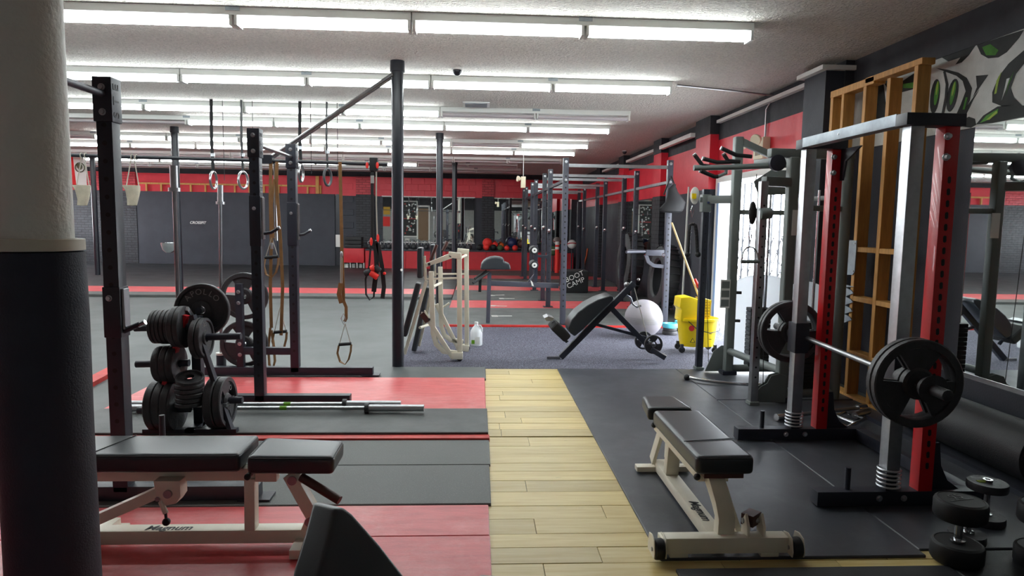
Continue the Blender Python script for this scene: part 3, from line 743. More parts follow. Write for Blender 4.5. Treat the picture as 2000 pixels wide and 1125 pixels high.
MB().sph((-.655, 2.795, .219), .02, n=12, m=8).build('lever_knob', 'rubber_grip', t)
MB().cyl((-.955, 2.76, .372), (-.945, 3.06, .385), .012, n=10).build('pivot_rod', 'zinc', t)
MB().sph((-.955, 2.755, .372), .014, n=10, m=8).build('rod_cap', 'rubber_grip', t)
MB().bar((-1.66, 2.83, .14), (-1.32, 2.83, .295), .045, .05, Y).build('support_arm', 'white_frame', t, bevel=.003)
MB().prism([(-.06, .05), (.05, .05), (.05, -.02), (.03, -.05), (-.02, -.06), (-.05, -.03)], (-1.30, 2.795, .29), X, Z, (0, .07, 0)).build('arm_bracket', 'white_frame', t, bevel=.003)
MB().cyl((-1.30, 2.785, .285), (-1.30, 2.796, .285), .018, n=12).cyl((-1.345, 2.79, .262), (-1.345, 2.80, .262), .01, n=10).build('bracket_bolt', 'steel', t)
MB().cyl((-1.335, 2.80, .25), (-1.31, 2.79, .20), .011, n=10).build('lever_arm', 'white_frame', t)
MB().cyl((-1.312, 2.79, .205), (-1.308, 2.785, .18), .006, n=8).sph((-1.305, 2.78, .168), .017, n=12, m=8).build('lever_grip', 'rubber_grip', t)
MB().bar((-1.66, 2.70, .05), (-1.66, 3.04, .05), .06, .045).build('rear_foot', 'white_frame', t, bevel=.004)
MB().box(-1.72, -1.60, 2.98, 3.06, .022, .036).build('foot_plate', 'white_frame', t, bevel=.003)
MB().bar((-.755, 2.72, .045), (-.755, 3.0, .045), .05, .04).build('front_foot', 'white_frame', t, bevel=.003)
text('brand_lettering', 'Magnum', .058, frame_m((-1.33, 2.855, .1055), (1, 0, 0), (0, 1, 0)), 'black_print', t, .0005, .25, off=.0012)

# ================================================================== near incline bench, mostly below the frame
t = thing('incline_bench', 'black padded incline bench backrest rising at the bottom edge, nearest the camera', 'bench', (-.3, 1.3, .022))
IB = V((-.345, 1.62, .745)); ID = V((.06, -.42, -.30)).normalized()
ux = V((1, .5, -.45)).normalized(); nz = ux.cross(ID).normalized()
if nz.z < 0: nz = -nz
def on_pad(px, py):
    d = ray(px, py); return CO + d*((IB-CO).dot(nz)/d.dot(nz))
fp = [on_pad(*p) for p in ((655, 993), (672, 991), (690, 1004), (745, 1066), (790, 1124), (808, 1165), (812, 1260), (800, 1300), (610, 1300), (604, 1240), (622, 1126), (640, 1060))]
bk_ = V((-.070, .05, -.005)); n_ = len(fp)
b = MB(); b.add(fp+[p+bk_ for p in fp], [tuple(range(n_))[::-1], tuple(range(n_, 2*n_))]+[(i, (i+1) % n_, n_+(i+1) % n_, n_+i) for i in range(n_)])
b.build('back_pad', 'vinyl', t, bevel=.016, seg=4, ang=60)
q = IB+ID*.45-nz*.10
MB().bar(IB+ID*.1-nz*.10, IB+ID*.66-nz*.10, .05, .05).build('back_beam', 'white_frame', t, bevel=.003)
MB().bar(q, (q.x+.02, q.y+.05, .05), .06, .05, Y).build('leg', 'white_frame', t, bevel=.003)
MB().bar((q.x+.02, q.y-.35, .055), (q.x+.02, q.y+.3, .055), .06, .06).build('floor_rail', 'white_frame', t, bevel=.003)
t2 = AY(955, 1128, 1.25)
t = thing('preacher_pad', 'rounded black pad just peeking in at the bottom edge beside the boards', 'pad', (t2.x, 1.25, .01))
MB().cyl((t2.x-.03, 1.25, t2.z-.045), (t2.x+.035, 1.25, t2.z-.05), .045, n=24).build('pad', 'vinyl', t, bevel=.018, seg=4)
MB().cyl((t2.x, 1.25, .012), (t2.x, 1.25, t2.z-.06), .025, n=12).build('stand', 'white_frame', t)
MB().cyl((t2.x, 1.25, .010), (t2.x, 1.25, .03), .12, n=20).build('base', 'white_frame', t)

# ================================================================== red and silver rack on the right
t = thing('smith_rack', 'tall half rack with red perforated posts and silver guide posts on the right', 'rack', (2.25, 3.75, zt))
for y, nm in ((3.23, 'near'), (4.27, 'far')):
    MB().box(1.745, 2.62, y-.04, y+.04, .03, .105).build('foot', 'steel_black', t, bevel=.003)
    MB().box(2.102, 2.172, y-.035, y+.035, .20, 1.95).build('guide_post', 'zinc', t, bevel=.004)
    MB().box(2.11, 2.165, y-.025, y+.025, .10, .21).build('guide_foot', 'steel_black', t)
    for k in range(5): MB().ring((2.1375, y, .125+k*.022), Z, .052, .006, 24, 6).build('spring_coil', 'zinc', t)
    MB().box(2.275, 2.35, y-.037, y+.037, .10, 1.95).build('red_post', 'red_frame', t, bevel=.004)
    for k in range(26):
        z = .24+k*.058
        if z < 1.75: MB().prism([(.009*math.cos(a)+0, (.017 if math.sin(a) > 0 else -.017)*.5+.009*math.sin(a)) for a in [2*PI*i/12 for i in range(12)]], (2.3125, y-.0378, z), X, Z, (0, .002, 0)).build('slot_hole', 'black_print', t)
    MB().box(2.07, 2.37, y-.047, y+.047, 1.95, 2.01).build('top_cap', 'steel_black', t, bevel=.004)
    for z in (1.90, 1.80): bolt(t, (2.285, y-.037, z), (0, -1, 0), .014, .022)
    bolt(t, (2.125, y-.04, 1.92), (0, -1, 0), .006, .004)
    MB().prism([(0, 0), (.17, 0), (.10, .05), (.06, .13), (.045, .25), (0, .25)], (2.35, y-.006, .10), X, Z, (0, .012, 0)).build('gusset', 'steel_black', t)
    MB().box(2.09, 2.185, y-.055, y+.055, .62, .82).build('carriage', 'steel_black', t, bevel=.006)
    MB().cyl((1.92, y, .10), (1.92, y, .22), .014, n=12).build('band_peg', 'steel_black', t)
    for x in (2.07, 2.2): bolt(t, (x, y-.04, .07), (0, -1, 0), .013, .01)
MB().box(2.07, 2.14, 3.27, 4.23, 1.955, 2.015).build('top_beam', 'galv', t, bevel=.003)
bolt(t, (2.07, 3.8, 1.985), (-1, 0, 0), .006, .004)
MB().prism([(0, 0), (0, -.20), (.03, -.20), (.06, -.08), (.16, -.03), (.22, 0)], (2.33, 4.23, 1.95), (0, -1, 0), Z, (.012, 0, 0)).build('corner_gusset', 'steel_black', t)
MB().box(2.55, 2.62, 3.27, 4.23, .03, .105).build('rear_foot', 'steel_black', t, bevel=.003)
# barbell with plates
bz, bxr = .725, 2.13
p0, p1 = V((2.10, 2.80, .71)), V((2.195, 4.72, .725))
d = (p1-p0).normalized()
t = thing('barbell', 'black barbell racked across the red rack with plates on both ends', 'barbell', (2.2, 3.75, .7))
MB().cyl(p0+d*.34, p1-d*.30, .016, n=14).build('shaft', 'steel', t)
MB().cyl(p0, p0+d*.34, .027, n=18).build('sleeve', 'cast_iron', t, bevel=.004)
MB().cyl(p1-d*.30, p1, .027, n=18).build('sleeve', 'cast_iron', t, bevel=.004)
MB().cyl(p0+d*.32, p0+d*.36, .045, n=18).build('collar', 'cast_iron', t); MB().cyl(p1-d*.32, p1-d*.28, .045, n=18).build('collar', 'cast_iron', t)
MB().cyl(p0+d*.10, p0+d*.15, .07, .05, n=18).build('hub', 'cast_iron', t)
plate('outer big black plate on the near end of the racked barbell', .43, .038, -d, p0+d*.245, windows=True)
plate('inner big black plate on the near end of the racked barbell', .43, .038, -d, p0+d*.29, windows=True)
plate('inner big black plate on the far end of the racked barbell', .43, .038, -d, p1-d*.235, windows=True)
plate('outer big black plate on the far end of the racked barbell', .43, .038, -d, p1-d*.19, windows=True)

# ================================================================== wooden stud frame leaning on the wall
SX = 3.15
t = thing('stud_frame', 'unfinished wooden stud frame standing against the right wall', 'wood frame', (SX, 5.3, 0))
def sy(px, py): return AX(px, py, SX)
for (y, z0, z1, w_) in ((5.93, .04, 2.60, .045), (5.75, .04, 2.60, .04), (5.42, .04, 2.60, .045), (5.10, .04, 2.60, .045), (4.78, .04, 2.62, .045)):
    MB().box(SX-.0, SX+.10, y-w_/2, y+w_/2, z0, z1).build('stud', 'wood_stud', t, bevel=.003, seg=1)
MB().box(SX-.0, SX+.10, 4.72, 5.42, 2.62, 2.665).build('top_plate', 'wood_stud', t, bevel=.003, seg=1)
MB().box(SX-.0, SX+.10, 5.30, 5.96, 2.60, 2.66).build('top_plate', 'wood_stud', t, bevel=.003, seg=1)
MB().box(SX-.0, SX+.10, 4.60, 5.96, 0.0, .04).build('bottom_plate', 'wood_stud', t, bevel=.003, seg=1)
for z in (1.27, .86, .40):
    for a, b in ((4.803, 5.077), (5.123, 5.397)):
        MB().box(SX+.0, SX+.10, a, b, z-.02, z+.02).build('blocking', 'wood_stud', t, bevel=.003, seg=1)
# galvanised connector plates
def toothed(label, y0, y1, z0, z1, n):
    t = thing('metal_plate', label, 'metal plate', (SX-.01, (y0+y1)/2, z0))
    poly = [(0, 0), (.10, -.03), (.13, .03)]; hh = (z1-z0)/n
    poly = [(0, .02)]
    for k in range(n):
        b = k*hh
        poly += [(.10, b-.02), (.17, b+hh*.25), (.15, b+hh*.55), (.09, b+hh*.75)]
    poly += [(.17, z1-z0), (0, z1-z0+.01)]
    s = (y1-y0)/.17
    MB().prism([(-p[0]*s, p[1]) for p in poly], (SX-.012, y1, z0), (0, 1, 0), Z, (.008, 0, 0)).build('sheet', 'galv', t)
    for zz in (z0+.05, z1-.03): bolt(t, (SX-.012, y1-.03, zz), (-1, 0, 0), .008, .006)
y0, y1 = sy(1675, 480).y, sy(1636, 480).y
MB_ = None
tp = thing('metal_plate', 'plain galvanised plate screwed on the stud frame', 'metal plate', (SX-.01, (y0+y1)/2, 1.1))
MB().prism([(0, .03), (.03, 0), (y1-y0-.04, -.01), (y1-y0, .03), (y1-y0, .285), (0, .29)], (SX-.012, y0, 1.055), (0, 1, 0), Z, (.008, 0, 0)).build('sheet', 'galv', tp)
for yy in (y0+.02, y1-.03):
    for zz in (1.09, 1.32): bolt(tp, (SX-.012, yy, zz), (-1, 0, 0), .008, .006)
toothed('galvanised plate with four hooked notches low on the stud frame', sy(1668, 590).y, sy(1633, 590).y, .66, .96, 4)

# ================================================================== mirror, mural, roll at the right edge
mw = struct(MB().box(-.01, 0, -.80, 4.42, .47, 2.14).build('mirror_panel', 'mirror'))
mw.matrix_basis = Matrix.Translation((XR-.035, 0, 0)) @ Matrix.Rotation(0.0, 4, 'Z')
struct(MB().box(XR-.05, XR, -.84, 4.62, .44, .47).build('trim_3', 'steel'))
MB().box(XR-.06, XR, -.84, 4.62, 0, .44).build('lower_wall', 'black_paint', wn)
# painted mural above the mirror
t = MB().box(XR-.012, XR-.001, -.8, 5.98, 2.145, 2.70).build('mural', 'mural_white', wn); t['label'] = 'grey and white graffiti mural with green accents above the mirror'
MXP = XR-.013
def shape(pts, mt, k=0, nm='painted_shape'):
    P = [AX(px, py, MXP-k*.0012) for px, py in pts]
    P = [V((MXP-k*.0012, p.y, max(2.146, min(2.70, p.z)))) for p in P]
    n = len(P); v_ = P+[p+V((.0011, 0, 0)) for p in P]
    MB().add(v_, [tuple(range(n)), tuple(range(n, 2*n))[::-1]]+[(i, n+i, n+(i+1) % n, (i+1) % n) for i in range(n)]).build(nm, mt, t)
def ell(cx, cy, a, b, rot=0, n=18): return [(cx+a*math.cos(u)*math.cos(rot)-b*math.sin(u)*math.sin(rot), cy+a*math.cos(u)*math.sin(rot)+b*math.sin(u)*math.cos(rot)) for u in [2*PI*i/n for i in range(n)]]
shape([(1690, 170), (1725, 148), (1755, 140), (1738, 180), (1725, 160), (1735, 245), (1715, 250), (1690, 250)], 'mural_black', 1)
shape([(1760, 160), (1790, 140), (1792, 172), (1762, 180)], 'mural_black', 1)
shape([(1764, 164), (1788, 160), (1786, 172), (1764, 172)], 'mural_green', 2)
shape(ell(1826, 188, 9, 34, .12), 'mural_black', 1); shape(ell(1829, 182, 4, 24, .14), 'mural_green', 2); shape(ell(1830, 172, 1.6, 14, .14), 'mural_lime', 3)
shape(ell(1860, 186, 10, 33, .2), 'mural_black', 1); shape(ell(1861, 182, 4, 24, .2), 'mural_green', 2); shape(ell(1862, 174, 1.6, 14, .2), 'mural_lime', 3)
shape([(1828, 133), (1850, 136), (1872, 142), (1888, 152), (1898, 172), (1894, 196), (1880, 225), (1870, 240), (1862, 236), (1876, 205), (1886, 178), (1880, 158), (1868, 148), (1846, 140)], 'mural_black', 1)
shape([(1890, 190), (1884, 214), (1880, 214), (1886, 190)], 'mural_green', 2)
shape([(1846, 138), (1852, 165), (1850, 190), (1843, 226), (1838, 226), (1845, 190), (1847, 165), (1842, 140)], 'mural_black', 1)
shape([(1906, 148), (1930, 146), (1912, 172), (1900, 190), (1908, 170)], 'mural_black', 1)
shape([(1912, 175), (1900, 196), (1885, 228), (1876, 244), (1870, 242), (1890, 205)], 'mural_black', 1)
shape([(1868, 246), (1880, 234), (1892, 228), (1904, 232), (1906, 244), (1896, 250)], 'mural_black', 1)
shape([(1906, 243), (1920, 226), (1948, 208), (1962, 206), (2000, 206), (2030, 200), (2030, 226), (1990, 230), (1940, 240)], 'mural_black', 1)
shape([(1914, 240), (1926, 226), (1950, 212), (1948, 222), (1930, 234)], 'mural_green', 2); shape([(1926, 234), (1946, 216), (1948, 220), (1932, 234)], 'mural_lime', 3)
shape([(2030, 70), (2000, 98), (1970, 124), (1950, 150), (1938, 180), (1938, 200), (1958, 208), (1980, 206), (1996, 206), (1980, 190), (1974, 172), (1984, 144), (2000, 124), (2030, 110)], 'mural_black', 1)
shape([(1956, 140), (1950, 160), (1946, 182), (1942, 184), (1946, 158)], 'mural_lime', 2); shape([(1972, 152), (1964, 176), (1956, 196), (1962, 172), (1966, 154)], 'mural_white', 2); shape([(1980, 140), (1970, 166), (1964, 186), (1970, 160)], 'mural_green', 2)
shape([(1840, 108), (1870, 96), (1905, 88), (1892, 108), (1878, 122), (1866, 126), (1876, 112), (1852, 120)], 'mural_black', 1)
shape([(1908, 86), (1950, 74), (2000, 58), (1990, 74), (1966, 102), (1950, 112), (1930, 114), (1916, 106)], 'mural_black', 1)
shape([(1918, 92), (1934, 86), (1950, 98), (1944, 108), (1926, 108)], 'mural_green', 2)

# big black rolled-up mat on the floor by the mirror wall
t = thing('mat_roll', 'thick black rolled-up mat lying along the mirror wall', 'mat roll', (3.17, 3.6, zt))
sp = []
for i in range(60):
    a = i*.42; r = .055+.0042*i/ .6*.6*.55
    sp.append((3.165+r*math.cos(a), r*math.sin(a)))
R_ = .165
MB().cyl((3.165, 3.42, R_+.02), (3.165, 4.56, R_+.02), R_, n=40).build('roll', 'rubber_dark', t, bevel=.012)
MB().tube([(3.165+(.02+.0024*i)*math.cos(i*.4), 3.417, R_+.02+(.02+.0024*i)*math.sin(i*.4)) for i in range(56)], .004, 5).build('spiral_edge', 'vinyl_seam', t)
struct(MB().box(2.93, 2.97, .9, 4.75, .0, .05).build('trim_4', 'steel_black'))

# ================================================================== dumbbells standing on end
def dumbbell(label, x, y, R, hh, gap, num, style=0):
    t = thing('dumbbell', label, 'dumbbell', (x, y, .019), random.uniform(-.4, .4), 'dumbbells standing on end')
    z = 0
    for k, (z0) in enumerate((0.0, hh+gap)):
        if style == 0: pr = [(0, z0), (R*.92, z0), (R, z0+hh*.15), (R, z0+hh*.82), (R*.96, z0+hh*.93), (R*.86, z0+hh), (R*.84, z0+hh*.97), (0, z0+hh*.97)]
        else: pr = [(0, z0), (R*.97, z0), (R, z0+hh*.2), (R, z0+hh*.8), (R*.97, z0+hh), (0, z0+hh)]
        MB().lathe(pr, n=36).build('head', 'rubber_grip' if style == 0 else 'cast_iron', t, False)
    MB().lathe([(.016, hh), (.0165, hh+gap*.3), (.0175, hh+gap*.5), (.0165, hh+gap*.7), (.016, hh+gap)], n=16).build('handle', 'chrome', t, False)
    for zz in (hh, hh+gap-.012): MB().lathe([(.017, zz), (.03, zz+.002), (.03, zz+.010), (.017, zz+.012)], n=16).build('ring', 'chrome', t, False)
    zt_ = 2*hh+gap
    if style == 0:
        M = t.matrix_basis @ frame_m((.0, R*.25, zt_-hh*.03), (1, 0, 0), (0, 1, 0))
        text('raised_number', num, R*.6, M, 'cast_iron', t, .002)
        MB().box(-R*.6, R*.6, -R*.06, -R*.02, zt_-hh*.03, zt_-hh*.03+.002).build('raised_line', 'cast_iron', t, False)
    else:
        MB().lathe([(.012, zt_), (.022, zt_), (.022, zt_+.012), (.012, zt_+.012), (.012, zt_+.002)], n=14).build('bolt_head', 'chrome', t, False)
        MB().box(-.05, -.02, -.012, .012, zt_, zt_+.003).build('sticker', 'mural_lime', t, False)
dumbbell('largest black rubber dumbbell standing on end, numbered top', 2.09, 2.66, .102, .085, .105, '95')
dumbbell('iron dumbbell standing on end behind the largest one, low and half hidden', 2.265, 2.83, .078, .04, .10, '', 1)
dumbbell('iron dumbbell standing on end with a chrome bolt on its flat top', 2.50, 3.02, .088, .038, .13, '', 1)
dumbbell('black rubber dumbbell standing on end at the right edge of the picture', G(2026, 1112).x, G(2026, 1112).y, .09, .085, .105, '85')

# ================================================================== grey cable machine
t = thing('cable_machine', 'grey dual cable machine with adjustable columns in front of the bright doorway', 'cable machine', (2.6, 5.75, zt))
FC, NC = (2.215, 6.43), (2.225, 5.14); FU, NU = (2.43, 6.22), (2.50, 5.24)
for (x, y), mt, z1 in ((FC, 'steel_black', 1.80), (NC, 'steel', 1.80)):
    MB().box(x-.03, x+.03, y-.03, y+.03, .04, z1).build('column', mt, t, bevel=.005)
    for k in range(18):
        z = .25+k*.08
        MB().cyl((x, y-.031, z), (x, y-.028, z), .008, n=8).build('pin_hole', 'black_print', t)
    MB().box(x-.04, x+.04, y-.045, y+.045, .022, .05).build('column_foot', 'machine_grey', t, bevel=.004)
for (x, y), z1 in ((FU, 2.28), (NU, 2.0)):
    MB().box(x-.04, x+.04, y-.04, y+.04, .04, z1).build('frame_upright', 'machine_grey', t, bevel=.016, seg=3)
    MB().box(x-.07, x+.07, y-.06, y+.06, .022, .06).build('upright_foot', 'steel_black', t, bevel=.006)
for x, y in ((2.98, 5.30), (2.98, 6.22)):
    MB().cyl((x, y, .03), (x, y, 2.0), .045, n=18).build('rear_upright', 'machine_grey', t)
def gb(a, b, w_, h_, nm='beam', mt='machine_grey', bev=.010): MB().bar(a, b, w_, h_).build(nm, mt, t, bevel=bev, seg=2)
gb((FC[0], FC[1], 1.70), (FU[0], FU[1], 1.70), .06, .075, 'column_arm')
gb((NC[0], NC[1], 1.80), (NU[0], NU[1], 1.80), .06, .075, 'column_arm')
gb((2.30, 5.24, 2.03), (3.02, 5.30, 2.03), .07, .07, 'top_beam')
gb((FU[0], 6.22, 2.25), (2.98, 6.22, 2.02), .06, .06, 'top_beam')
gb((2.62, 5.24, 2.0), (2.62, 6.24, 2.05), .055, .05, 'top_tie')
gb((2.98, 5.30, 1.70), (2.98, 6.22, 1.70), .04, .04, 'rear_tie')
gb((2.43, 6.22, 1.58), (2.98, 6.22, 1.58), .04, .045, 'rear_tie')
gb((NU[0], 5.24, 1.60), (2.98, 5.30, 1.60), .04, .045, 'rear_tie')
MB().cyl((FU[0], 6.2, .25), (NU[0], 5.26, .27), .033, n=16).build('base_tube', 'machine_grey', t)
MB().cyl((FU[0], 6.22, .08), (2.98, 6.22, .08), .035, n=14).build('base_leg', 'machine_grey', t); MB().cyl((NU[0], 5.24, .08), (2.98, 5.30, .08), .035, n=14).build('base_leg', 'machine_grey', t)
# pulley cover plate between the tops
MB().prism([(0, 0), (.42, .02), (.42, .16), (.30, .22), (.10, .22), (-.05, .12)], (2.45, 5.75, 1.72), X, Z, (0, .012, 0)).build('cover_plate', 'machine_grey', t, bevel=.004)
MB().prism([(-.10, 0), (.16, 0), (.13, .10), (.18, .22), (.06, .26), (-.02, .20), (-.06, .10)], (FC[0]+.12, 6.30, .03), X, Z, (0, .012, 0)).build('base_plate', 'machine_grey', t, bevel=.004)
wav = [(0, 0), (.26, 0), (.26, .22), (.20, .24), (.13, .22), (.10, .16), (.05, .13), (.01, .08)]
for dy in (0, .045): MB().prism(wav, (NC[0]+.02, 5.16+dy, .03), X, Z, (0, .008, 0)).build('base_plate', 'machine_grey', t, bevel=.003, seg=1)
# top pulley and grips
MB().cyl((2.36, 5.20, 1.95), (2.36, 5.24, 1.95), .065, n=24).build('top_pulley', 'steel_black', t, bevel=.006)
for (a, b, c_) in (((1410, 290), (1438, 303), (1468, 306)), ((1357, 303), (1372, 323), (1392, 326)), ((1374, 310), (1400, 317), (1440, 316)), ((1414, 302), (1422, 314), (1445, 316)), ((1369, 334), (1395, 345), (1402, 345))):
    y = 5.6
    MB().tube([AY(*a, y), AY(*b, y), AY(*c_, y)], .017, 10).build('pullup_grip', 'rubber_grip', t)
    q = AY(*a, y); q2 = AY(*b, y); d = (q-q2).normalized()
    MB().cyl(q, q+d*.012, .0175, n=10).build('grip_end', 'zinc', t)
MB().tube([AY(1355, 328, 5.6), AY(1450, 326, 5.6), AY(1540, 322, 5.6)], .024, 12).build('grip_bar', 'machine_grey', t)
MB().tube([AY(1402, 345, 5.6), AY(1418, 338, 5.6), AY(1418, 322, 5.6)], .016, 10).build('grip_bend', 'machine_grey', t)
# weight stacks
for (x, y, n) in ((2.72, 6.25, 15), (2.72, 5.34, 15)):
    for k in range(n):
        MB().box(x-.10, x+.10, y-.06, y+.06, .10+k*.038, .135+k*.038).build('stack_weight', 'rubber_grip', t, bevel=.004, seg=1)
    for dx in (-.06, .06): MB().cyl((x+dx, y, .08), (x+dx, y, 1.75), .011, n=8).build('guide_rod', 'chrome', t)
# frosted shields beside the stacks
def shield(x0, x1, y, z0, z1):
    w_ = x1-x0; poly = [(0, z0), (w_, z0), (w_, z1-.12)]+[(w_/2+w_/2*math.cos(a), z1-.12+.12*math.sin(a)) for a in [PI*i/10 for i in range(1, 10)]]+[(0, z1-.12)]
    MB().prism(poly, (x0, y, 0), X, Z, (0, .01, 0)).build('shield', 'shield', t)
shield(2.50, 3.08, 6.36, .06, .98)
shield(2.62, 2.97, 5.50, .06, .99)
# pulley carriages, cables
MB().sph(AY(1357, 382, 6.40), .062, (.75, .35, 1.35), 20, 12).build('pulley_shell', 'white_paint', t)
MB().box(AY(1352, 380, 6.36).x, AY(1360, 380, 6.36).x, 6.36, 6.372, AY(1356, 384, 6.36).z-.02, AY(1356, 384, 6.36).z+.03).build('warning_label', 'yellow', t)
MB().bar(AY(1366, 390, 6.42), AY(1378, 390, 6.42), .04, .05).build('carriage_arm', 'machine_grey', t, bevel=.006)
MB().box(FC[0]-.045, FC[0]+.045, 6.385, 6.475, 1.58, 1.75).build('carriage', 'machine_grey', t, bevel=.008)
MB().sph((FC[0]+.01, 6.375, 1.67), .012, n=10, m=8).build('pop_pin', 'blue_ball', t)
MB().sph(AY(1470, 416, 5.12), .052, (.6, .4, 1.75), 20, 12).build('pulley_shell', 'rubber_grip', t)
MB().cyl(AY(1484, 418, 5.12), AY(1505, 416, 5.12), .045, n=18).build('carriage', 'machine_grey', t, bevel=.006)
MB().cyl(AY(1380, 520, 6.39), AY(1384, 720, 6.39), .003, n=6).build('cable', 'black_print', t)
MB().cyl(AY(1478, 340, 5.1), AY(1474, 372, 5.1), .003, n=6).build('cable', 'black_print', t)
MB().cyl(AY(1494, 340, 5.2), AY(1490, 790, 5.2), .003, n=6).build('cable', 'black_print', t)
for a, b in (((1424, 545), (1424, 603)),):
    p, q = AY(1412, 547, 6.12), AY(1428, 603, 6.12)
    MB().box(p.x, q.x, 6.165, 6.175, q.z, p.z).build('instruction_label', 'label_paper', t)
    for k in range(3):
        z = q.z+(p.z-q.z)*(.04+.32*k); MB().box(p.x+.008, q.x-.008, 6.162, 6.166, z+.006, z+(p.z-q.z)*.26).build('label_picture', 'machine_grey', t)
p, q = AY(1548, 410, 5.2), AY(1562, 460, 5.2)
tag(MB().box(p.x, q.x, 5.195, 5.199, q.z, p.z).build('paper_note', 'label_paper'), 'white paper note hanging on the cable machine', 'paper')
for z in (.35, .62): MB().cyl((FU[0]+.03, 6.17, z+.2), (FU[0]+.075, 6.16, z+.2), .014, n=8).build('storage_peg', 'rubber_grip', t)

# rope attachment and D-handle hanging from the carriages
t = thing('triceps_rope', 'black braided triceps rope hanging from the far cable pulley', 'rope', AY(1352, 445, 6.38))
MB().tube([AY(1352, 402, 6.38), AY(1349, 412, 6.38), AY(1352, 424, 6.38), AY(1355, 412, 6.38)], .005, 6, True).build('carabiner', 'chrome', t)
for s in (-1, 1):
    pts = [AY(1353+s*u, v, 6.38) for u, v in ((0, 437), (5, 440), (7, 452), (8, 470), (9, 492))]
    MB().tube(pts, .017, 10, rs=[.017]*5).build('rope_strand', 'strap_black', t)
    q = AY(1353+s*10, 497, 6.38); MB().sph(q, .028, n=12, m=8).build('rope_knob', 'rubber_grip', t)
    for k in range(9):
        f = k/8; a = pts[1]+(pts[4]-pts[1])*f
        MB().ring(a, (pts[4]-pts[1])+V((.10*s, 0, 0)), .0165, .004, 10, 5).build('rope_twist', 'rubber_grip', t)
t = thing('stirrup_attachment', 'D-shaped grey stirrup handle hanging from the near cable pulley', 'handle', AY(1465, 480, 5.1))
MB().tube([AY(1465, 440, 5.1), AY(1462, 455, 5.1), AY(1465, 478, 5.1), AY(1468, 455, 5.1)], .004, 6, True).build('carabiner', 'chrome', t)
MB().tube([AY(1449, 511, 5.1)]+[AY(1465-16*math.cos(a), 506-24*math.sin(a), 5.1) for a in [PI*i/8 for i in range(9)]]+[AY(1481, 511, 5.1)], .006, 8).build('stirrup', 'steel', t)
MB().cyl(AY(1447, 511, 5.1), AY(1483, 511, 5.1), .014, n=12).build('grip', 'machine_grey', t)

# curved chrome bar and other bars on the floor
t = thing('lat_bar', 'curved chrome lat bar with black end lying by the cable machine', 'bar', G(1420, 745, .04))
MB().tube([G(1343, 737, .045), G(1375, 743, .045), G(1420, 748, .045), G(1470, 752, .045), G(1520, 752, .045)], .014, 10).build('bar', 'chrome', t)
MB().sph(G(1342, 737, .045), .03, n=12, m=8).build('end_cap', 'rubber_grip', t)
t = thing('olympic_bar', 'short chrome bar lying behind the red rack post', 'bar', G(1600, 812, .04))
a, b = G(1516, 815, .05), G(1690, 795, .05)
MB().cyl(a, a+(b-a)*.18, .027, n=16).build('sleeve', 'chrome', t); MB().cyl(b-(b-a)*.1, b, .027, n=16).build('sleeve', 'chrome', t)
MB().cyl(a+(b-a)*.18, b-(b-a)*.1, .015, n=12).build('shaft', 'steel', t)
t = thing('multi_grip_bar', 'chrome multi-grip bar with three handles lying on the dark mat', 'bar', G(1655, 828, .04))
c4 = [G(1600, 828, .045), G(1637, 812, .045), G(1688, 803, .045), G(1660, 838, .045)]
f0, f1, f2, f3 = G(1604, 822, .05), G(1640, 842, .05), G(1690, 818, .05), G(1650, 806, .05)
MB().tube([f0, f1, f2, f3], .013, 8, True).build('frame', 'chrome', t)
for f in (.28, .6): MB().cyl(f0+(f3-f0)*f, f1+(f2-f1)*f, .013, n=10).build('handle', 'chrome', t)
MB().cyl(f0+(f1-f0)*.5, f0+(f1-f0)*.5+(f0-f3).normalized()*.16, .025, n=14).build('sleeve', 'steel', t); MB().cyl(f3+(f2-f3)*.5, f3+(f2-f3)*.5-(f0-f3).normalized()*.22, .025, n=14).build('sleeve', 'steel', t)
t = thing('curl_bar', 'small wooden pole with metal hook standing at the stud frame', 'pole', (3.08, 5.9, .02))
MB().cyl((3.08, 5.80, .12), (3.12, 5.86, 1.35), .014, n=8).build('pole', 'wood_pole', t)
MB().tube([(3.08, 5.80, .14), (3.08, 5.80, .05), (3.06, 5.74, .035), (3.0, 5.6, .035)], .012, 8).build('hook', 'chrome', t)

# ================================================================== doorway, gate, emergency light
df = struct(MB().box(WX-.03, WX+.26, D0-.06, D0+.015, 0, DZ+.06).box(WX-.03, WX+.26, D1-.015, D1+.06, 0, DZ+.06).box(WX-.03, WX+.26, D0+.015, D1-.015, DZ-.015, DZ+.06).build('door_1', 'white_paint'))
MB().box(WX-.035, WX+.0, D1-.10, D1-.02, 0, DZ-.02).build('door_edge', 'glass_blue', df)
t = thing('folding_gate', 'black folding scissor gate across the bright doorway', 'gate', (WX+.15, 7.8, 0))
ny = 9
for k in range(ny+1):
    y = D0+.08+(D1-D0-.2)*k/ny
    MB().box(WX+.13, WX+.15, y-.006, y+.006, .03, 2.0).build('bar', 'steel_post', t)
for k in range(ny):
    ya = D0+.08+(D1-D0-.2)*k/ny; yb = ya+(D1-D0-.2)/ny
    for z in (.62, 1.0):
        MB().bar((WX+.165, ya, z), (WX+.165, yb, z+.34), .008, .008).build('lattice', 'steel_post', t); MB().bar((WX+.175, yb, z), (WX+.175, ya, z+.34), .008, .008).build('lattice', 'steel_post', t)
e = AX(1480, 290, WX-.09)
t = thing('emergency_light', 'cream emergency light with two lamp heads on the red wall', 'emergency light', (WX, e.y, e.z))
MB().box(WX-.09, WX, e.y-.13, e.y+.13, e.z-.12, e.z+.12).build('case', 'lamp_cream', t, bevel=.012)
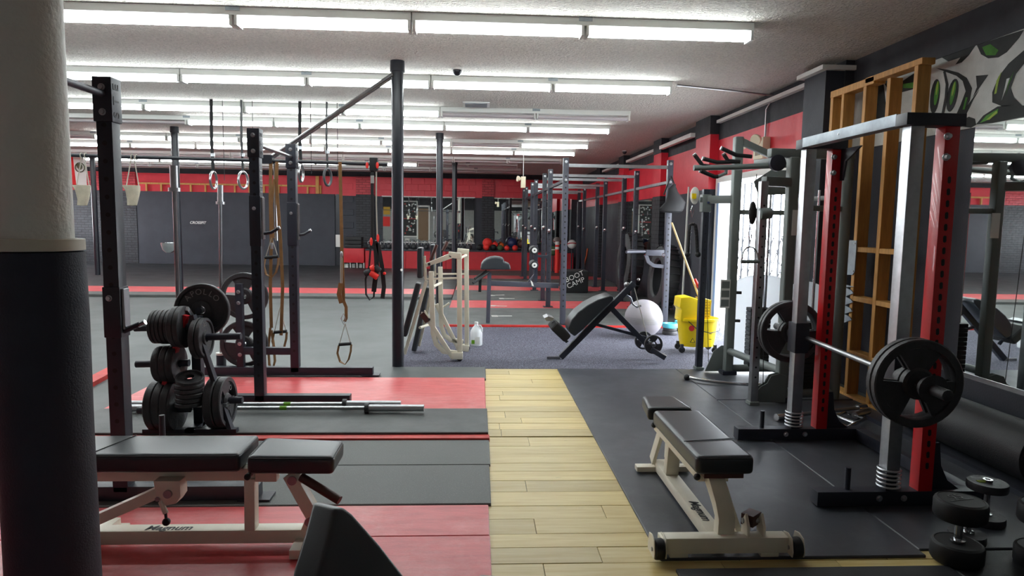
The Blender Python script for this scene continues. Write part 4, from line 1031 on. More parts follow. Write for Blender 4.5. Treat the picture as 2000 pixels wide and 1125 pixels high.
for dy in (-.16, .12):
    p = V((WX-.15, e.y+dy, e.z+.09)); MB().lathe([(.02, 0), (.05, .03), (.065, .07), (.06, .085), (0, .08)], p, (-.5, -.4 if dy < 0 else .4, -.2), 16).build('lamp_head', 'lamp_cream', t)
for k in range(4): MB().box(WX-.093, WX-.09, e.y-.06+k*.035, e.y-.045+k*.035, e.z-.08, e.z+.0).build('vent_slot', 'black_print', t)
t = tag(MB().tube([(WX-.02, e.y-.02, e.z+.12), (WX-.02, e.y-.02, 2.78), (WX-.02, e.y-.2, 2.90), (2.8, e.y-.25, 2.93), (2.1, 7.15, 2.93)], .011, 8).build('conduit', 'steel'), 'thin grey conduit from the emergency light to the strip light', 'conduit')
r_ = G(1022, 316, 2.95)
y = 13.0; a, b = AY(1022, 345, y), AY(1022, 367, y)
t = thing('emergency_light', 'small cream emergency light hanging from the ceiling on a thin rod', 'emergency light', (a.x, y, b.z))
MB().cyl((a.x+.0, y, a.z), (a.x, y, ZC), .006, n=6).build('rod', 'fixture', t)
MB().box(a.x-.045, a.x+.045, y-.05, y+.05, b.z, a.z).build('case', 'lamp_cream', t, bevel=.008)
MB().lathe([(.02, 0), (.05, .04), (.055, .07), (0, .07)], (a.x-.05, y-.02, a.z-.05), (-1, -.4, .1), 14).build('lamp_head', 'lamp_cream', t)
for (px, py, lb) in ((893, 133, 'small dark dome sensor on the ceiling near the round post'), (1220, 294, 'small dark dome sensor on the ceiling near the right wall')):
    q = G(px, py, 2.95); t = thing('ceiling_sensor', lb, 'sensor', (q.x, q.y, 2.95))
    MB().cyl((q.x, q.y, 2.93), (q.x, q.y, 2.95), .055, n=18).build('base', 'white_paint', t)
    MB().sph((q.x, q.y, 2.925), .045, (1, 1, 1.1), 16, 10).build('dome', 'steel_post', t)
q = G(930, 203, 2.95)
t = thing('ceiling_vent', 'pale square vent grille flush in the ceiling', 'vent', (q.x, q.y, 2.95))
MB().box(q.x-.17, q.x+.17, q.y-.17, q.y+.17, 2.935, 2.95).build('frame', 'fixture', t, bevel=.003)
for k in range(8): MB().box(q.x-.14, q.x+.14, q.y-.13+k*.035, q.y-.115+k*.035, 2.928, 2.936).build('slat', 'galv', t)

# ================================================================== black back-extension bench
AYY = 6.95
def A(px, py, dy=0): return AY(px, py, AYY+dy)
t = thing('back_extension', 'black reverse back bench with big rounded pad and plates on its swing arm', 'exercise bench', (1.4, AYY, .012))
MB().bar(A(1095, 698), A(1238, 553), .06, .06, Y).build('main_beam', 'steel_black', t, bevel=.004)
MB().bar(A(1068, 705), A(1094, 705), .10, .012, Y).build('foot_plate', 'steel', t)
MB().bar(A(1192, 600), A(1262, 672), .055, .05, Y).build('rear_leg', 'steel_black', t, bevel=.004)
MB().bar(A(1163, 633), A(1262, 660), .03, .03, Y).build('brace', 'steel_black', t, bevel=.003)
MB().bar(A(1272, 682, -.15), A(1300, 699, -.2), .06, .05).build('rear_foot', 'steel_black', t, bevel=.004)
MB().bar(A(1262, 668), A(1283, 690), .05, .05, Y).build('foot_link', 'steel_black', t, bevel=.003)
# hump pad: profile in the beam plane
d0, d1 = A(1126, 655), A(1200, 583); ux = (d1-d0).normalized(); uy = V((-ux.z, 0, ux.x))
Lp = (d1-d0).length
prof = [(-.02, .04), (-.03, .10), (0, .155), (.08, .19), (.18, .20), (.30, .185), (.42, .15), (Lp-.02, .09), (Lp, .055), (Lp-.02, .03), (.1, .03)]
MB().prism(prof, d0+V((0, -.16, 0)), ux, uy, (0, .32, 0)).build('hump_pad', 'vinyl', t, bevel=.026, seg=4, ang=60)
MB().cyl(A(1080, 628, -.0), A(1108, 668), .02, n=10).build('ankle_arm', 'steel_black', t)
b0, b1 = A(1078, 633), A(1106, 660)
MB().bar(b0+V((0, 0, .01)), b1+V((0, 0, .01)), .34, .10, (0, 0, 1)).build('ankle_pad', 'strap_black', t, bevel=.03, seg=3)
MB().prism([(0, 0), (.06, .0), (.08, .03), (.02, .05), (-.02, .03)], A(1067, 627, -.1), X, Z, (0, .2, 0)).build('pad_bracket', 'zinc', t)
MB().tube([A(1223, 576), A(1232, 582), A(1236, 594), A(1244, 600), A(1252, 597)], .010, 8).build('hook', 'chrome', t)
MB().cyl(A(1238, 560), A(1264, 656, -.05), .004, n=6).build('cord', 'rope_grey', t)
MB().sph(A(1224, 556), .03, n=12, m=8).sph(A(1247, 546), .016, n=10, m=8).build('pulley', 'steel', t)
c = A(1268, 668); MB().cyl(c+V((0, -.20, 0)), c+V((0, .20, 0)), .015, n=12).build('axle', 'steel', t)
plate('small plate on the near end of the back bench axle', .20, .03, (.12, -1, 0), A(1275, 672, -.13), windows=True)
plate('small plate on the far end of the back bench axle', .20, .03, (.12, -1, 0), A(1256, 664, .15), windows=True)

# exercise ball
c = G(1254, 657, .012); R = .243
t = thing('exercise_ball', 'grey dotted exercise ball behind the black back bench', 'ball', (c.x, c.y-.05, .012))
MB().sph((c.x, c.y-.05, .012+R), R, n=40, m=24).build('ball', 'ball_grey', t)
for k in range(7):
    rz_ = R*math.sqrt(1-(.05+.05*(k-3))**2 if False else 1-(.05*(k-3)-.05)**2)
    MB().ring((c.x, c.y-.05, .012+R+R*(.05*(k-3)-.05)), Z, rz_+.0005, .0016, 48, 5).build('grip_ring', 'machine_grey', t)

# teal and black plates by the wall
for (px, py, r, lb) in ((1308, 645, .10, 'teal rimmed plate stack beside the grey ball'), (1332, 640, .10, 'teal rimmed plate stack behind the yellow bucket')):
    q = G(px, py+8, .012); q = V((q.x, q.y, .012)); t = thing('plate_stack', lb, 'weight plates', q)
    MB().lathe([(0, 0), (r, 0), (r, .05), (0, .05)], q, Z, 24).build('lower_plate', 'cast_iron', t, bevel=.006)
    MB().lathe([(0, .052), (r*.9, .052), (r*.9, .09), (0, .09)], q, Z, 24).build('middle_plate', 'cast_iron', t, bevel=.006)
    MB().lathe([(0, .092), (r, .092), (r, .15), (r*.7, .15), (r*.65, .135), (0, .135)], q, Z, 24).build('top_plate', 'teal', t, bevel=.006)

# ================================================================== yellow mop bucket
BY = 7.42; bc = V((2.52, BY, .012))
t = thing('mop_bucket', 'yellow mop bucket on casters with side-press wringer', 'mop bucket', bc)
def oval(rx, ry, z, n=28, p=2.6): return [bc+V((rx*math.copysign(abs(math.cos(a))**(2/p), math.cos(a)), ry*math.copysign(abs(math.sin(a))**(2/p), math.sin(a)), z)) for a in [2*PI*i/n for i in range(n)]]
lv = [(.185, .13, .07), (.20, .145, .14), (.225, .165, .36), (.245, .18, .365), (.245, .18, .39), (.232, .168, .392), (.215, .155, .36), (.19, .135, .13), (.0, .0, .12)]
b = MB(); n = 28
vs = []
for rx, ry, z in lv: vs += oval(max(rx, .001), max(ry, .001), z)
fs = [tuple(range(n))[::-1]]
for i in range(len(lv)-1):
    for j in range(n): fs.append((i*n+j, i*n+(j+1) % n, (i+1)*n+(j+1) % n, (i+1)*n+j))
b.add(vs, fs); b.build('tub', 'yellow', t)
MB().prism([(-.235, .36), (-.02, .36), (-.01, .42), (-.0, .60), (-.13, .64), (-.24, .63), (-.25, .52), (-.225, .49)], (bc.x, BY-.12, .012), X, Z, (0, .24, 0)).build('wringer', 'yellow', t, bevel=.012)
for k in range(7):
    MB().box(bc.x+.0, bc.x+.10, BY-.125, BY-.115, .41+k*.032, .418+k*.032).build('grid_bar', 'yellow', t)
for k in range(4):
    MB().box(bc.x+.0+k*.032, bc.x+.007+k*.032, BY-.127, BY-.115, .40, .615).build('grid_bar', 'yellow', t)
MB().prism([(0, .36), (.10, .38), (.12, .60), (0, .62)], (bc.x, BY-.10, .012), X, Z, (0, .2, 0)).build('grid_back', 'yellow_dark', t)
MB().tube([bc+V((-.16, -.175, .37)), bc+V((-.06, -.20, .28)), bc+V((.08, -.21, .245)), bc+V((.22, -.12, .26)), bc+V((.245, 0, .37))], .005, 6).build('wire_handle', 'steel_post', t)
MB().cyl(AY(1357, 545, 7.5), AY(1372, 575, 7.5), .016, n=10).build('wringer_handle', 'red_print', t)
for dx, dy in ((-.20, -.10), (.17, -.13), (-.18, .12), (.18, .12)):
    MB().cyl(bc+V((dx, dy-.012, .035)), bc+V((dx, dy+.012, .035)), .035, n=16).build('caster', 'rubber_grip', t)
    MB().box(bc.x+dx-.015, bc.x+dx+.015, BY+dy-.018, BY+dy+.018, .06, .11).build('caster_fork', 'steel_black', t)
MB().lathe([(0, 0), (.032, 0), (.032, .004), (0, .004)], bc+V((-.118, -.163, .29)), (0, -1, .1), 16).xf(Matrix.Identity(4)).build('red_badge', 'red_print', t)
MB().prism([(-.03, 0), (.03, 0), (0, .05)], bc+V((-.10, -.158, .13)), X, Z, (0, -.004, 0)).build('warning_triangle', 'black_print', t)
MB().prism([(-.02, .006), (.02, .006), (0, .04)], bc+V((-.10, -.163, .13)), X, Z, (0, -.002, 0)).build('triangle_fill', 'yellow', t)
for k in range(2): MB().box(bc.x+.08, bc.x+.11, BY-.178, BY-.172, .18+k*.06, .184+k*.06).build('level_mark', 'black_print', t)
a, b = AY(1312, 435, 7.85), AY(1367, 585, 7.45)
t = thing('mop', 'pale wooden mop pole leaning out of the yellow bucket', 'mop', b)
MB().cyl(a, b+(b-a)*.15, .012, n=10).build('pole', 'wood_pole', t)

# water jug
q = G(930, 674, .012); t = thing('water_jug', 'translucent plastic gallon jug with green label on the carpet', 'jug', q)
MB().lathe([(0, 0), (.066, 0), (.072, .01), (.072, .15), (.066, .175), (.045, .21), (.022, .235), (.019, .25), (.019, .262), (0, .262)], q, Z, 24).build('body', 'jug', t)
MB().lathe([(.021, .255), (.021, .275), (0, .275)], q, Z, 16).build('cap', 'white_paint', t)
MB().tube([q+V((.025, -.02, .235)), q+V((.05, -.025, .235)), q+V((.066, -.025, .205)), q+V((.066, -.025, .165))], .010, 8).build('handle', 'jug', t)
MB().box(q.x-.055, q.x-.018, q.y-.077, q.y-.073, .04, .085).build('green_label', 'green_print', t)
MB().box(q.x-.016, q.x+.04, q.y-.077, q.y-.074, .035, .12).build('paper_label', 'label_paper', t)

# ================================================================== white tubular frame machine
t = thing('white_machine', 'white tubular frame machine with black pads behind the round post', 'exercise machine', (-.5, 7.1, .012))
N_, F_ = 6.84, 7.38
def W2(y, pts): return [AY(px, py, y) for px, py in pts]
def wbar(y, a, b, w_=.055, h_=.05, nm='tube', mt='white_frame'): MB().bar(AY(*a, y), AY(*b, y), h_, w_, Y).build(nm, mt, t, bevel=.005)
wbar(N_, (897, 497), (898, 694), .055, .05, 'rear_post'); wbar(F_, (911, 488), (912, 682), .055, .05, 'rear_post')
for y, j in ((N_, [(842, 530), (844, 600), (846, 650), (852, 672), (866, 686), (893, 690)]), (F_, [(860, 521), (861, 590), (862, 636), (868, 655), (880, 664), (905, 668)])):
    P = W2(y, j); MB().strap(P, .05, .05, (0, 1, 0)).build('bent_tube', 'white_frame', t, bevel=.006)
wbar(N_, (826, 608), (884, 698), .05, .045, 'strut'); wbar(F_, (852, 594), (896, 682), .05, .045, 'strut')
wbar(N_, (833, 548), (790, 692), .04, .035, 'front_leg'); wbar(F_, (849, 545), (818, 676), .04, .035, 'front_leg')
wbar(N_, (832, 518), (878, 499), .06, .04, 'top_arm'); wbar(F_, (850, 512), (902, 494), .06, .04, 'top_arm')
wbar(N_, (876, 497), (900, 500), .07, .06, 'arm_bracket'); wbar(F_, (893, 490), (916, 492), .07, .06, 'arm_bracket')
wbar(N_, (882, 694), (904, 694), .09, .07, 'foot_bracket'); wbar(F_, (900, 678), (916, 680), .09, .07, 'foot_bracket')
wbar(N_, (829, 545), (896, 543), .02, .02, 'tie_rod'); wbar(F_, (846, 535), (908, 535), .02, .02, 'tie_rod')
wbar(N_, (829, 500), (831, 545), .03, .025, 'pad_post'); wbar(F_, (848, 488), (850, 540), .03, .025, 'pad_post')
for a, b in (((897, 505), (911, 498)), ((846, 560), (862, 552)), ((820, 640), (838, 634))):
    MB().cyl(AY(*a, N_), AY(*b, F_), .014, n=10).build('cross_rod', 'white_frame', t)
for y, (x0, y0, x1, y1) in ((N_, (816, 483, 827, 542)), (F_, (841, 477, 850, 530))):
    p, q = AY(x0, y0, y), AY(x1, y1, y)
    MB().box(p.x, q.x, y-.10, y+.10, q.z, p.z).build('upright_pad', 'vinyl', t, bevel=.02, seg=3)
for y, a, b in ((N_-.02, (818, 552), (790, 655)), (F_-.1, (836, 560), (809, 684))):
    MB().bar(AY(*a, y), AY(*b, y), .16, .055, (0, 1, 0) if False else X).build('long_pad', 'vinyl', t, bevel=.018, seg=3)
for y, a, b in ((N_, (853, 478), (841, 508)), (F_, (874, 472), (865, 490))):
    MB().cyl(AY(*a, y-.12), AY(*b, y-.12), .017, n=12).build('grip', 'brown_grip', t)
for a in ((838, 516), (880, 500), (886, 699), (826, 607), (838, 624)):
    MB().cyl(AY(*a, N_-.035), AY(*a, N_-.02), .014, n=10).build('pivot_bolt', 'steel_black', t)
for (x, y) in ((AY(898, 700, N_), N_), (AY(912, 690, F_), F_)):
    MB().cyl((x.x, y-.02, .045), (x.x, y+.02, .045), .033, n=16).build('caster', 'rubber_grip', t)
MB().bar(AY(824, 612, N_-.01), AY(836, 628, N_-.01), .055, .05, Y).build('brown_sleeve', 'brown_grip', t)
MB().cyl(AY(865, 600, F_), AY(878, 592, F_), .012, n=8).build('pin', 'white_frame', t)

# ================================================================== row of black rigs on the striped platform
RL, RR = 1.20, 2.65
rig_y = [9.2, 11.14, 12.08, 13.87, 14.8, 16.6, 17.5]
t = thing('pullup_rig', 'long row of black pull-up rig uprights along the right wall', 'rig', (1.9, 13.3, .04))
for i, y in enumerate(rig_y):
    for x in (RL, RR):
        first = i == 0
        MB().box(x-.038, x+.038, y-.038, y+.038, .044, 2.34).build('upright', 'steel_slate' if first else 'steel_black', t, bevel=.004 if i < 3 else 0)
        MB().box(x-.08, x+.08, y-.08, y+.08, .0425, .05).build('foot_plate', 'steel_black', t)
        bolt(t, (x, y-.038, 2.29), (0, -1, 0), .016); bolt(t, (x, y-.038, 2.04), (0, -1, 0), .016)
        if i < 3:
            for k in range(24 if first else 16):
                z = .30+k*(.078 if first else .11)
                MB().cyl((x, y-.0386, z), (x, y-.036, z), .012, n=8).build('bolt_hole', 'black_print', t)
    MB().box(RL+.04, RR-.04, y-.022, y+.022, 2.22, 2.265).build('crossbar', 'steel', t)
    if i:
        MB().box(RL-.02, RL+.02, rig_y[i-1]+.04, y-.04, 2.02, 2.06).build('long_bar', 'steel_black', t)
        MB().box(RR-.02, RR+.02, rig_y[i-1]+.04, y-.04, 2.02, 2.06).build('long_bar', 'steel', t)
for i, y in enumerate(rig_y[1:]):
    for x in (RL, RR):
        z = 1.35 if i % 2 else 1.30
        MB().bar((x-.02, y-.04, z), (x-.02, y-.14, z+.02), .03, .05).build('bar_hook', 'steel_black', t)
        MB().sph((x-.02, y-.15, z+.03), .028, n=12, m=8).build('hook_end', 'chrome', t)
# dip attachment on the first right upright
MB().box(RR-.30, RR-.04, 9.17, 9.23, 1.02, 1.10).build('dip_arm', 'steel_slate', t, bevel=.004)
MB().cyl((RR-.30, 9.2, 1.075), (RR-.62, 9.0, 1.075), .021, n=12).cyl((RR-.30, 9.2, 1.075), (RR-.50, 9.4, 1.075), .021, n=12).build('dip_handle', 'steel_slate', t)
MB().strap([(RR-.30, 9.2, 1.03), (RR-.26, 9.2, .93), (RR-.18, 9.2, .88), (RR-.04, 9.2, .87)], .05, .05, (0, 1, 0)).build('dip_brace', 'steel_slate', t)
q = AY(1296, 498, 9.1); MB().ring(q, (0, -1, .3), .02, .006, 14, 6).build('pull_pin', 'chrome', t)
# black cap hung on the first right upright
q = AY(1309, 392, 9.12)
t = thing('hanging_bag', 'black bag hanging on the first rig upright near the mop pole', 'bag', q)
b = MB().lathe([(0, -.17), (.10, -.165), (.155, -.145), (.17, -.11), (.14, -.02), (.09, .07), (.05, .16), (.02, .22), (0, .225)], q+V((.02, -.08, 0)), Z, 20)
for p in b.v: p.y = q.y-.10+(p.y-q.y+.08)*.4; p.x += .03*math.sin(p.z*22)
b.build('body', 'strap_black', t)
MB().tube([q+V((-.10, -.03, .08)), q+V((-.02, -.02, .30)), q+V((.0, .0, .34)), q+V((.10, -.03, .08))], .010, 6).build('strap', 'strap_black', t)

# preacher curl station fixed to the first left upright
PYY = 9.28
def P_(px, py, dy=0): return AY(px, py, PYY+dy)
t = thing('preacher_station', 'slate steel curl station with rounded black arm pad in front of the rigs', 'exercise station', (.5, PYY, .04))
MB().bar(P_(956, 532), P_(953, 630), .055, .055, Y).build('post', 'steel_slate', t, bevel=.004)
MB().bar(P_(958, 553), P_(1091, 558), .055, .07, Z).build('beam', 'steel_slate', t, bevel=.004)
hp = [AY(938, 527, PYY-.2)]+[AY(968-29*math.cos(a)*1.0, 523-21*math.sin(a), PYY-.2) for a in [PI*i/10 for i in range(8)]]+[AY(984, 512, PYY-.2), AY(996, 516, PYY-.2), AY(998, 527, PYY-.2)]
b = MB(); n = len(hp); b.add(hp+[p+V((0, .40, 0)) for p in hp], [tuple(range(n))[::-1], tuple(range(n, 2*n))]+[(i, (i+1) % n, n+(i+1) % n, n+i) for i in range(n)])
b.build('arm_pad', 'vinyl', t, bevel=.02, seg=3, ang=60)
MB().cyl(P_(955, 531, -.1), P_(924, 553, -.25), .018, n=10).cyl(P_(950, 529, .1), P_(927, 545, .0), .018, n=10).build('handle', 'rubber_grip', t)
MB().bar(P_(938, 545, .12), P_(937, 570, .12), .04, .02, Y).build('strap_tail', 'strap_black', t)
MB().bar(P_(1046, 551), P_(1047, 480), .05, .05, Y).build('roller_post', 'steel_black', t)
MB().bar(P_(1030, 553), P_(1044, 536), .02, .04, Y).build('gusset', 'steel_slate', t)
for py in (489, 518):
    q = P_(1044, py, -.17)
    r_ = MB().cyl(q, q+V((0, .30, 0)), .058, n=20).build('foam_roller', 'rubber_grip', t, bevel=.008)
    MB().lathe([(0, .006), (.036, .006), (.036, 0), (0, 0)], q+V((0, -.0065, 0)), (0, 1, 0), 18).build('roller_cap', 'white_paint', r_)
    MB().cyl(q+V((0, -.012, 0)), q+V((0, -.002, 0)), .012, n=10).build('cap_hole', 'black_print', r_)
MB().bar(P_(1050, 500), P_(1070, 502), .05, .035, Z).bar(P_(1068, 498), P_(1072, 512), .05, .02, Y).build('bar_rest', 'steel_black', t)
MB().ring(P_(1097, 559, -.05), (0, -1, .3), .022, .007, 14, 6).build('pull_pin', 'chrome', t)
MB().prism([(0, .03), (.03, 0), (.05, -.06), (.02, -.05)], P_(1036, 551, -.04), X, Z, (0, .01, 0)).build('sticker', 'white_paint', t)

# soft plyo box
q0, q1 = G(1099, 572, .042), G(1148, 572, .042); hh = AY(1120, 529, q0.y).z
t = thing('plyo_box', 'black soft plyo box lettered BOOT CAMP beside the rig', 'plyo box', ((q0.x+q1.x)/2, q0.y+.3, .042))
MB().box(q0.x, q1.x, q0.y, q0.y+.6, .042, hh).build('box', 'strap_black', t, bevel=.03, seg=3)
ca = math.cos(.42); sa = math.sin(.42)
cc = AY(1123, 547, q0.y-.004)
for i, wd in enumerate(('BOOT', 'CAMP')):
    o = cc+V((.03*i-.012, 0, .07-.13*i))
    text('painted_word', wd, .145, frame_m(o, (ca, 0, sa), (-sa, 0, ca)), 'photo_white', t, .002)

# tyres along the right wall
def tyre(label, c, R, wdt, tilt, rz):
    t = thing('tyre', label, 'tyre', c, rz)
    pr = [(R*.55, -wdt*.35), (R*.62, -wdt*.48), (R*.88, -wdt*.5), (R*.97, -wdt*.42), (R, -wdt*.2), (R, wdt*.2), (R*.97, wdt*.42), (R*.88, wdt*.5), (R*.62, wdt*.48), (R*.55, wdt*.35), (R*.58, 0), (R*.55, -wdt*.35)]
    b = MB().lathe(pr, (0, 0, 0), X, 32); M = Matrix.Translation((0, 0, R*math.cos(tilt)+wdt*.5*math.sin(tilt))) @ Matrix.Rotation(tilt, 4, 'Y'); b.xf(M); b.build('carcass', 'rubber_dark', t, False)
    for k in range(28):
        a = 2*PI*k/28; g = MB().box(-wdt*.44, wdt*.44, -.012, .012, R-.004, R+.02); g.xf(M @ Matrix.Rotation(a, 4, 'X')); g.build('tread_lug', 'rubber_dark', t, False)
tyre('big worn tyre leaning on the right wall behind the grey ball', (2.98, 10.5, .065), .52, .26, .10, 0)
tyre('big tyre leaning on the right wall deeper in the rig row', (2.98, 12.9, .065), .60, .30, .08, 0)
# mirror on the right wall between the piers
struct(MB().box(WX-.012, WX, 12.2, 14.5, .85, 1.93).build('mirror_panel', 'mirror'))
t = tag(MB().cyl((3.1, 9.86, .05), (3.14, 9.88, 2.02), .016, n=8).build('white_pole', 'white_paint'), 'thin white pole leaning upright beside the first rig upright', 'pole')

# ================================================================== straps and slings hanging from the overhead pipe
SYY = 6.44
def S_(px, py, dy=0): return AY(px, py, SYY+dy)
def grip_set(t, gx0, gx1, gy, ap, loop):
    """triangular handle: apex ap, grip from gx0..gx1 at gy, foot loop below"""
    MB().cyl(S_(gx0, gy+1), S_(gx1, gy-1), .016, n=12).build('grip', 'rubber_grip', t)
    for x in (gx0+1, gx1-1): MB().tube([S_(*ap), S_(x, gy)], .004, 6).build('cord', 'rope_grey', t)
    MB().strap([S_(gx0, gy+2), S_(gx0-3, gy+18), S_(gx0+2, gy+34), S_((gx0+gx1)/2, gy+40), S_(gx1-5, gy+30), S_(gx1-1, gy+14), S_(gx1, gy+1)], .028, .004, (.5, 1, 0)).build('foot_loop', 'strap_tan', t)
t = thing('suspension_trainer', 'tan strap suspension trainer with black handles, hanging beside the black rack', 'suspension trainer', S_(545, 318))
for pts in ([(529, 316), (528, 380), (530, 470), (528, 560), (530, 640)], [(541, 316), (540, 360), (548, 470), (552, 560), (549, 655)]):
    MB().strap([S_(*p, -.01 if p[0] > 538 else .0) for p in pts], .034, .004, (1, -.3, 0)).build('strap', 'strap_tan', t)
MB().strap([S_(535, 350, -.03), S_(531, 400, -.03), S_(534, 465, -.03)], .02, .004, X).build('strap', 'strap_tan', t)
MB().cyl(S_(536, 318, .03), S_(540, 470, .03), .012, n=8).build('pole', 'steel', t)
MB().box(S_(531, 474).x, S_(535, 474).x, SYY-.05, SYY-.02, S_(533, 486).z, S_(533, 474).z).build('buckle', 'zinc', t, bevel=.003)
grip_set(t, 518, 544, 502, (531, 464), None)
grip_set(t, 535, 560, 648, (547, 600), None)
MB().strap([S_(528, 640), S_(524, 680), S_(526, 712), S_(532, 724), S_(537, 705), S_(534, 670), S_(530, 645)], .028, .004, (.6, 1, 0)).build('lower_loop', 'strap_tan', t)
t = thing('suspension_trainer', 'tan strap suspension trainer hanging alone above the grey floor', 'suspension trainer', S_(665, 320))
MB().strap([S_(664, 316), S_(666, 400), S_(668, 500), S_(671, 588)], .034, .004, (1, -.3, 0)).build('strap', 'strap_tan', t)
MB().strap([S_(671, 588), S_(676, 600), S_(676, 622), S_(673, 628)], .03, .004, (1, .6, 0)).build('strap_tail', 'strap_tan', t)
MB().sph(S_(667, 497, -.03), .022, (.6, .6, 1.5), 12, 8).build('pulley', 'zinc', t)
for x in (665, 668): MB().cyl(S_(x, 500, -.03), S_(x, 553, -.03), .004, n=6).build('cord', 'rope_grey', t)
MB().strap([S_(666, 553, -.03), S_(662, 575, -.03), S_(667, 592, -.03)], .045, .006, (1, -.2, 0)).build('tag_strap', 'strap_tan', t)
MB().tube([S_(671, 612, -.02), S_(666, 622, -.02), S_(671, 634, -.02), S_(675, 622, -.02)], .004, 6, True).build('carabiner', 'zinc', t)
grip_set(t, 662, 686, 672, (674, 632), None)
t = thing('suspension_trainer', 'black and red suspension trainer folded up beside the round post', 'suspension trainer', S_(730, 318))
MB().box(S_(722, 312).x, S_(737, 312).x, SYY-.02, SYY+.06, S_(730, 334).z, S_(730, 308).z).build('mount_strap', 'strap_black', t, bevel=.006)
for x in (717, 737): MB().sph(S_(x, 323, -.03), .026, (.55, .6, 1.2), 12, 8).build('red_clip', 'foam_red', t)
MB().strap([S_(727, 330), S_(727, 400), S_(727, 470)], .03, .004, X).build('strap', 'strap_black', t)
MB().strap([S_(735, 335), S_(735, 400), S_(737, 465)], .012, .004, X).build('strap', 'rope_grey', t)
MB().box(S_(724, 343).x, S_(731, 343).x, SYY-.012, SYY-.006, S_(727, 358).z, S_(727, 343).z).build('logo_patch', 'plate_letter', t)
for px, py in ((725, 472), (738, 465)): MB().sph(S_(px, py, -.03), .02, (.7, .7, 2.0), 12, 8).build('red_clip', 'foam_red', t)
MB().strap([S_(733, 470), S_(736, 520), S_(730, 570)], .045, .006, X).build('strap', 'strap_black', t)
MB().strap([S_(738, 475), S_(746, 520), S_(750, 560), S_(747, 583)], .04, .006, X).build('strap', 'strap_black', t)
MB().strap([S_(724, 480), S_(721, 520), S_(714, 545), S_(715, 575), S_(722, 586), S_(730, 580), S_(733, 540)], .025, .004, (.5, 1, 0)).build('foot_loop', 'strap_black', t)
for (a, b, m_) in (((712, 535), (724, 530), 'foam_dark'), ((723, 532), (738, 542), 'foam_red'), ((724, 526), (732, 522), 'foam_red'), ((732, 521), (742, 530), 'foam_dark')):
    MB().cyl(S_(*a, -.05), S_(*b, -.05), .030, n=14).build('foam_grip', m_, t, bevel=.006)
MB().sph(S_(751, 534, -.03), .016, n=10, m=8).build('red_end', 'foam_red', t)
# canvas slings
for px, lb in ((162, 'pale canvas sling hanging in front of the flag'), (259, 'pale canvas sling hanging to the right of the near rack upright')):
    t = thing('canvas_sling', lb, 'sling', S_(px, 385))
    b = MB().lathe([(.0, 0), (.045, .005), (.052, .06), (.068, .14), (.082, .185), (.078, .19), (.0, .165)], S_(px, 402), Z, 16)
    for p in b.v:
        p.y = SYY+(p.y-SYY)*.45; p.x += .008*math.sin(p.z*60)
    b.build('sling_body', 'canvas', t)
    for s in (-1, 1):
        MB().tube([S_(px+s*13, 368), S_(px+s*4, 315), S_(px+s*3, 306)], .005, 6).build('cord', 'rope_grey', t)
        h0 = bar_pt(px+s*4)
        MB().ring((h0.x, 6.46, h0.z), (1, 0, 0), .024, .005, 14, 6).build('hook', 'rope_grey', t)
# gym rings on straps from the ceiling
RY = 8.8
for k, (px, py, lb) in enumerate(((417, 352, 'leftmost gym ring hanging on a strap from the ceiling'), (475, 352, 'second gym ring from the left, beside the black rack upright'), (588, 338, 'gym ring hanging just right of the rack, third from the left'), (640, 346, 'rightmost gym ring hanging on a strap from the ceiling'))):
    c = AY(px, py, RY); t = thing('gym_ring', lb, 'gym ring', c, 0, 'gym rings')
    MB().ring(c, (1, -.22 if k % 2 else .0, 0), .108, .016, 28, 8).build('ring', 'steel' if k != 3 else 'cast_iron', t)
    MB().strap([(c.x, RY, ZC), (c.x-.01, RY, (c.z+ZC)/2), (c.x, RY, c.z+.108)], .04, .003, (1, 0, 0) if k % 2 == 0 else (.4, 1, 0)).build('strap', 'strap_black', t)
    MB().cyl((c.x+.12, RY+.05, ZC), (c.x+.12, RY+.05, c.z+.0), .004, n=5).build('strap_tail', 'strap_black', t)
    MB().box(c.x-.025, c.x+.025, RY-.01, RY+.01, c.z+.30, c.z+.34).build('buckle', 'zinc', t)

# ================================================================== things along the back wall
# flag on the ceiling edge behind the post
FY = 16.88
t = thing('flag', 'green white and red flag with a central emblem hanging at the far left', 'flag', AY(158, 330, FY))
def cloth(nm, mt, pts, dep=.05):
    P = [AY(px, py, FY+(.08 if i % 2 else 0)) for i, (px, py) in enumerate(pts)]
    n = len(P); MB().add(P+[p+V((0, .012, 0)) for p in P], [tuple(range(n))[::-1], tuple(range(n, 2*n))]+[(i, (i+1) % n, n+(i+1) % n, n+i) for i in range(n)]).build(nm, mt, t)
cloth('red_stripe', 'flag_red', [(112, 303), (127, 303), (142, 303), (144, 320), (148, 352), (149, 362), (132, 356), (114, 352)])
cloth('white_stripe', 'flag_white', [(142, 303), (162, 303), (168, 330), (169, 362), (149, 361), (146, 330)])
cloth('green_stripe', 'flag_green', [(176, 303), (184, 303), (186, 330), (188, 360), (180, 360), (177, 330)])
cc = AY(156, 327, FY-.03)
MB().ring(cc, (0, 1, 0), .11, .012, 20, 6).build('emblem_wreath', 'flag_brown', t)
MB().sph(cc+V((.0, 0, .02)), .07, (.8, .12, 1.1), 14, 10).build('emblem', 'flag_brown', t)
MB().sph(cc+V((-.05, 0, .05)), .05, (.6, .12, 1.3), 12, 8).build('emblem_wing', 'flag_brown', t)
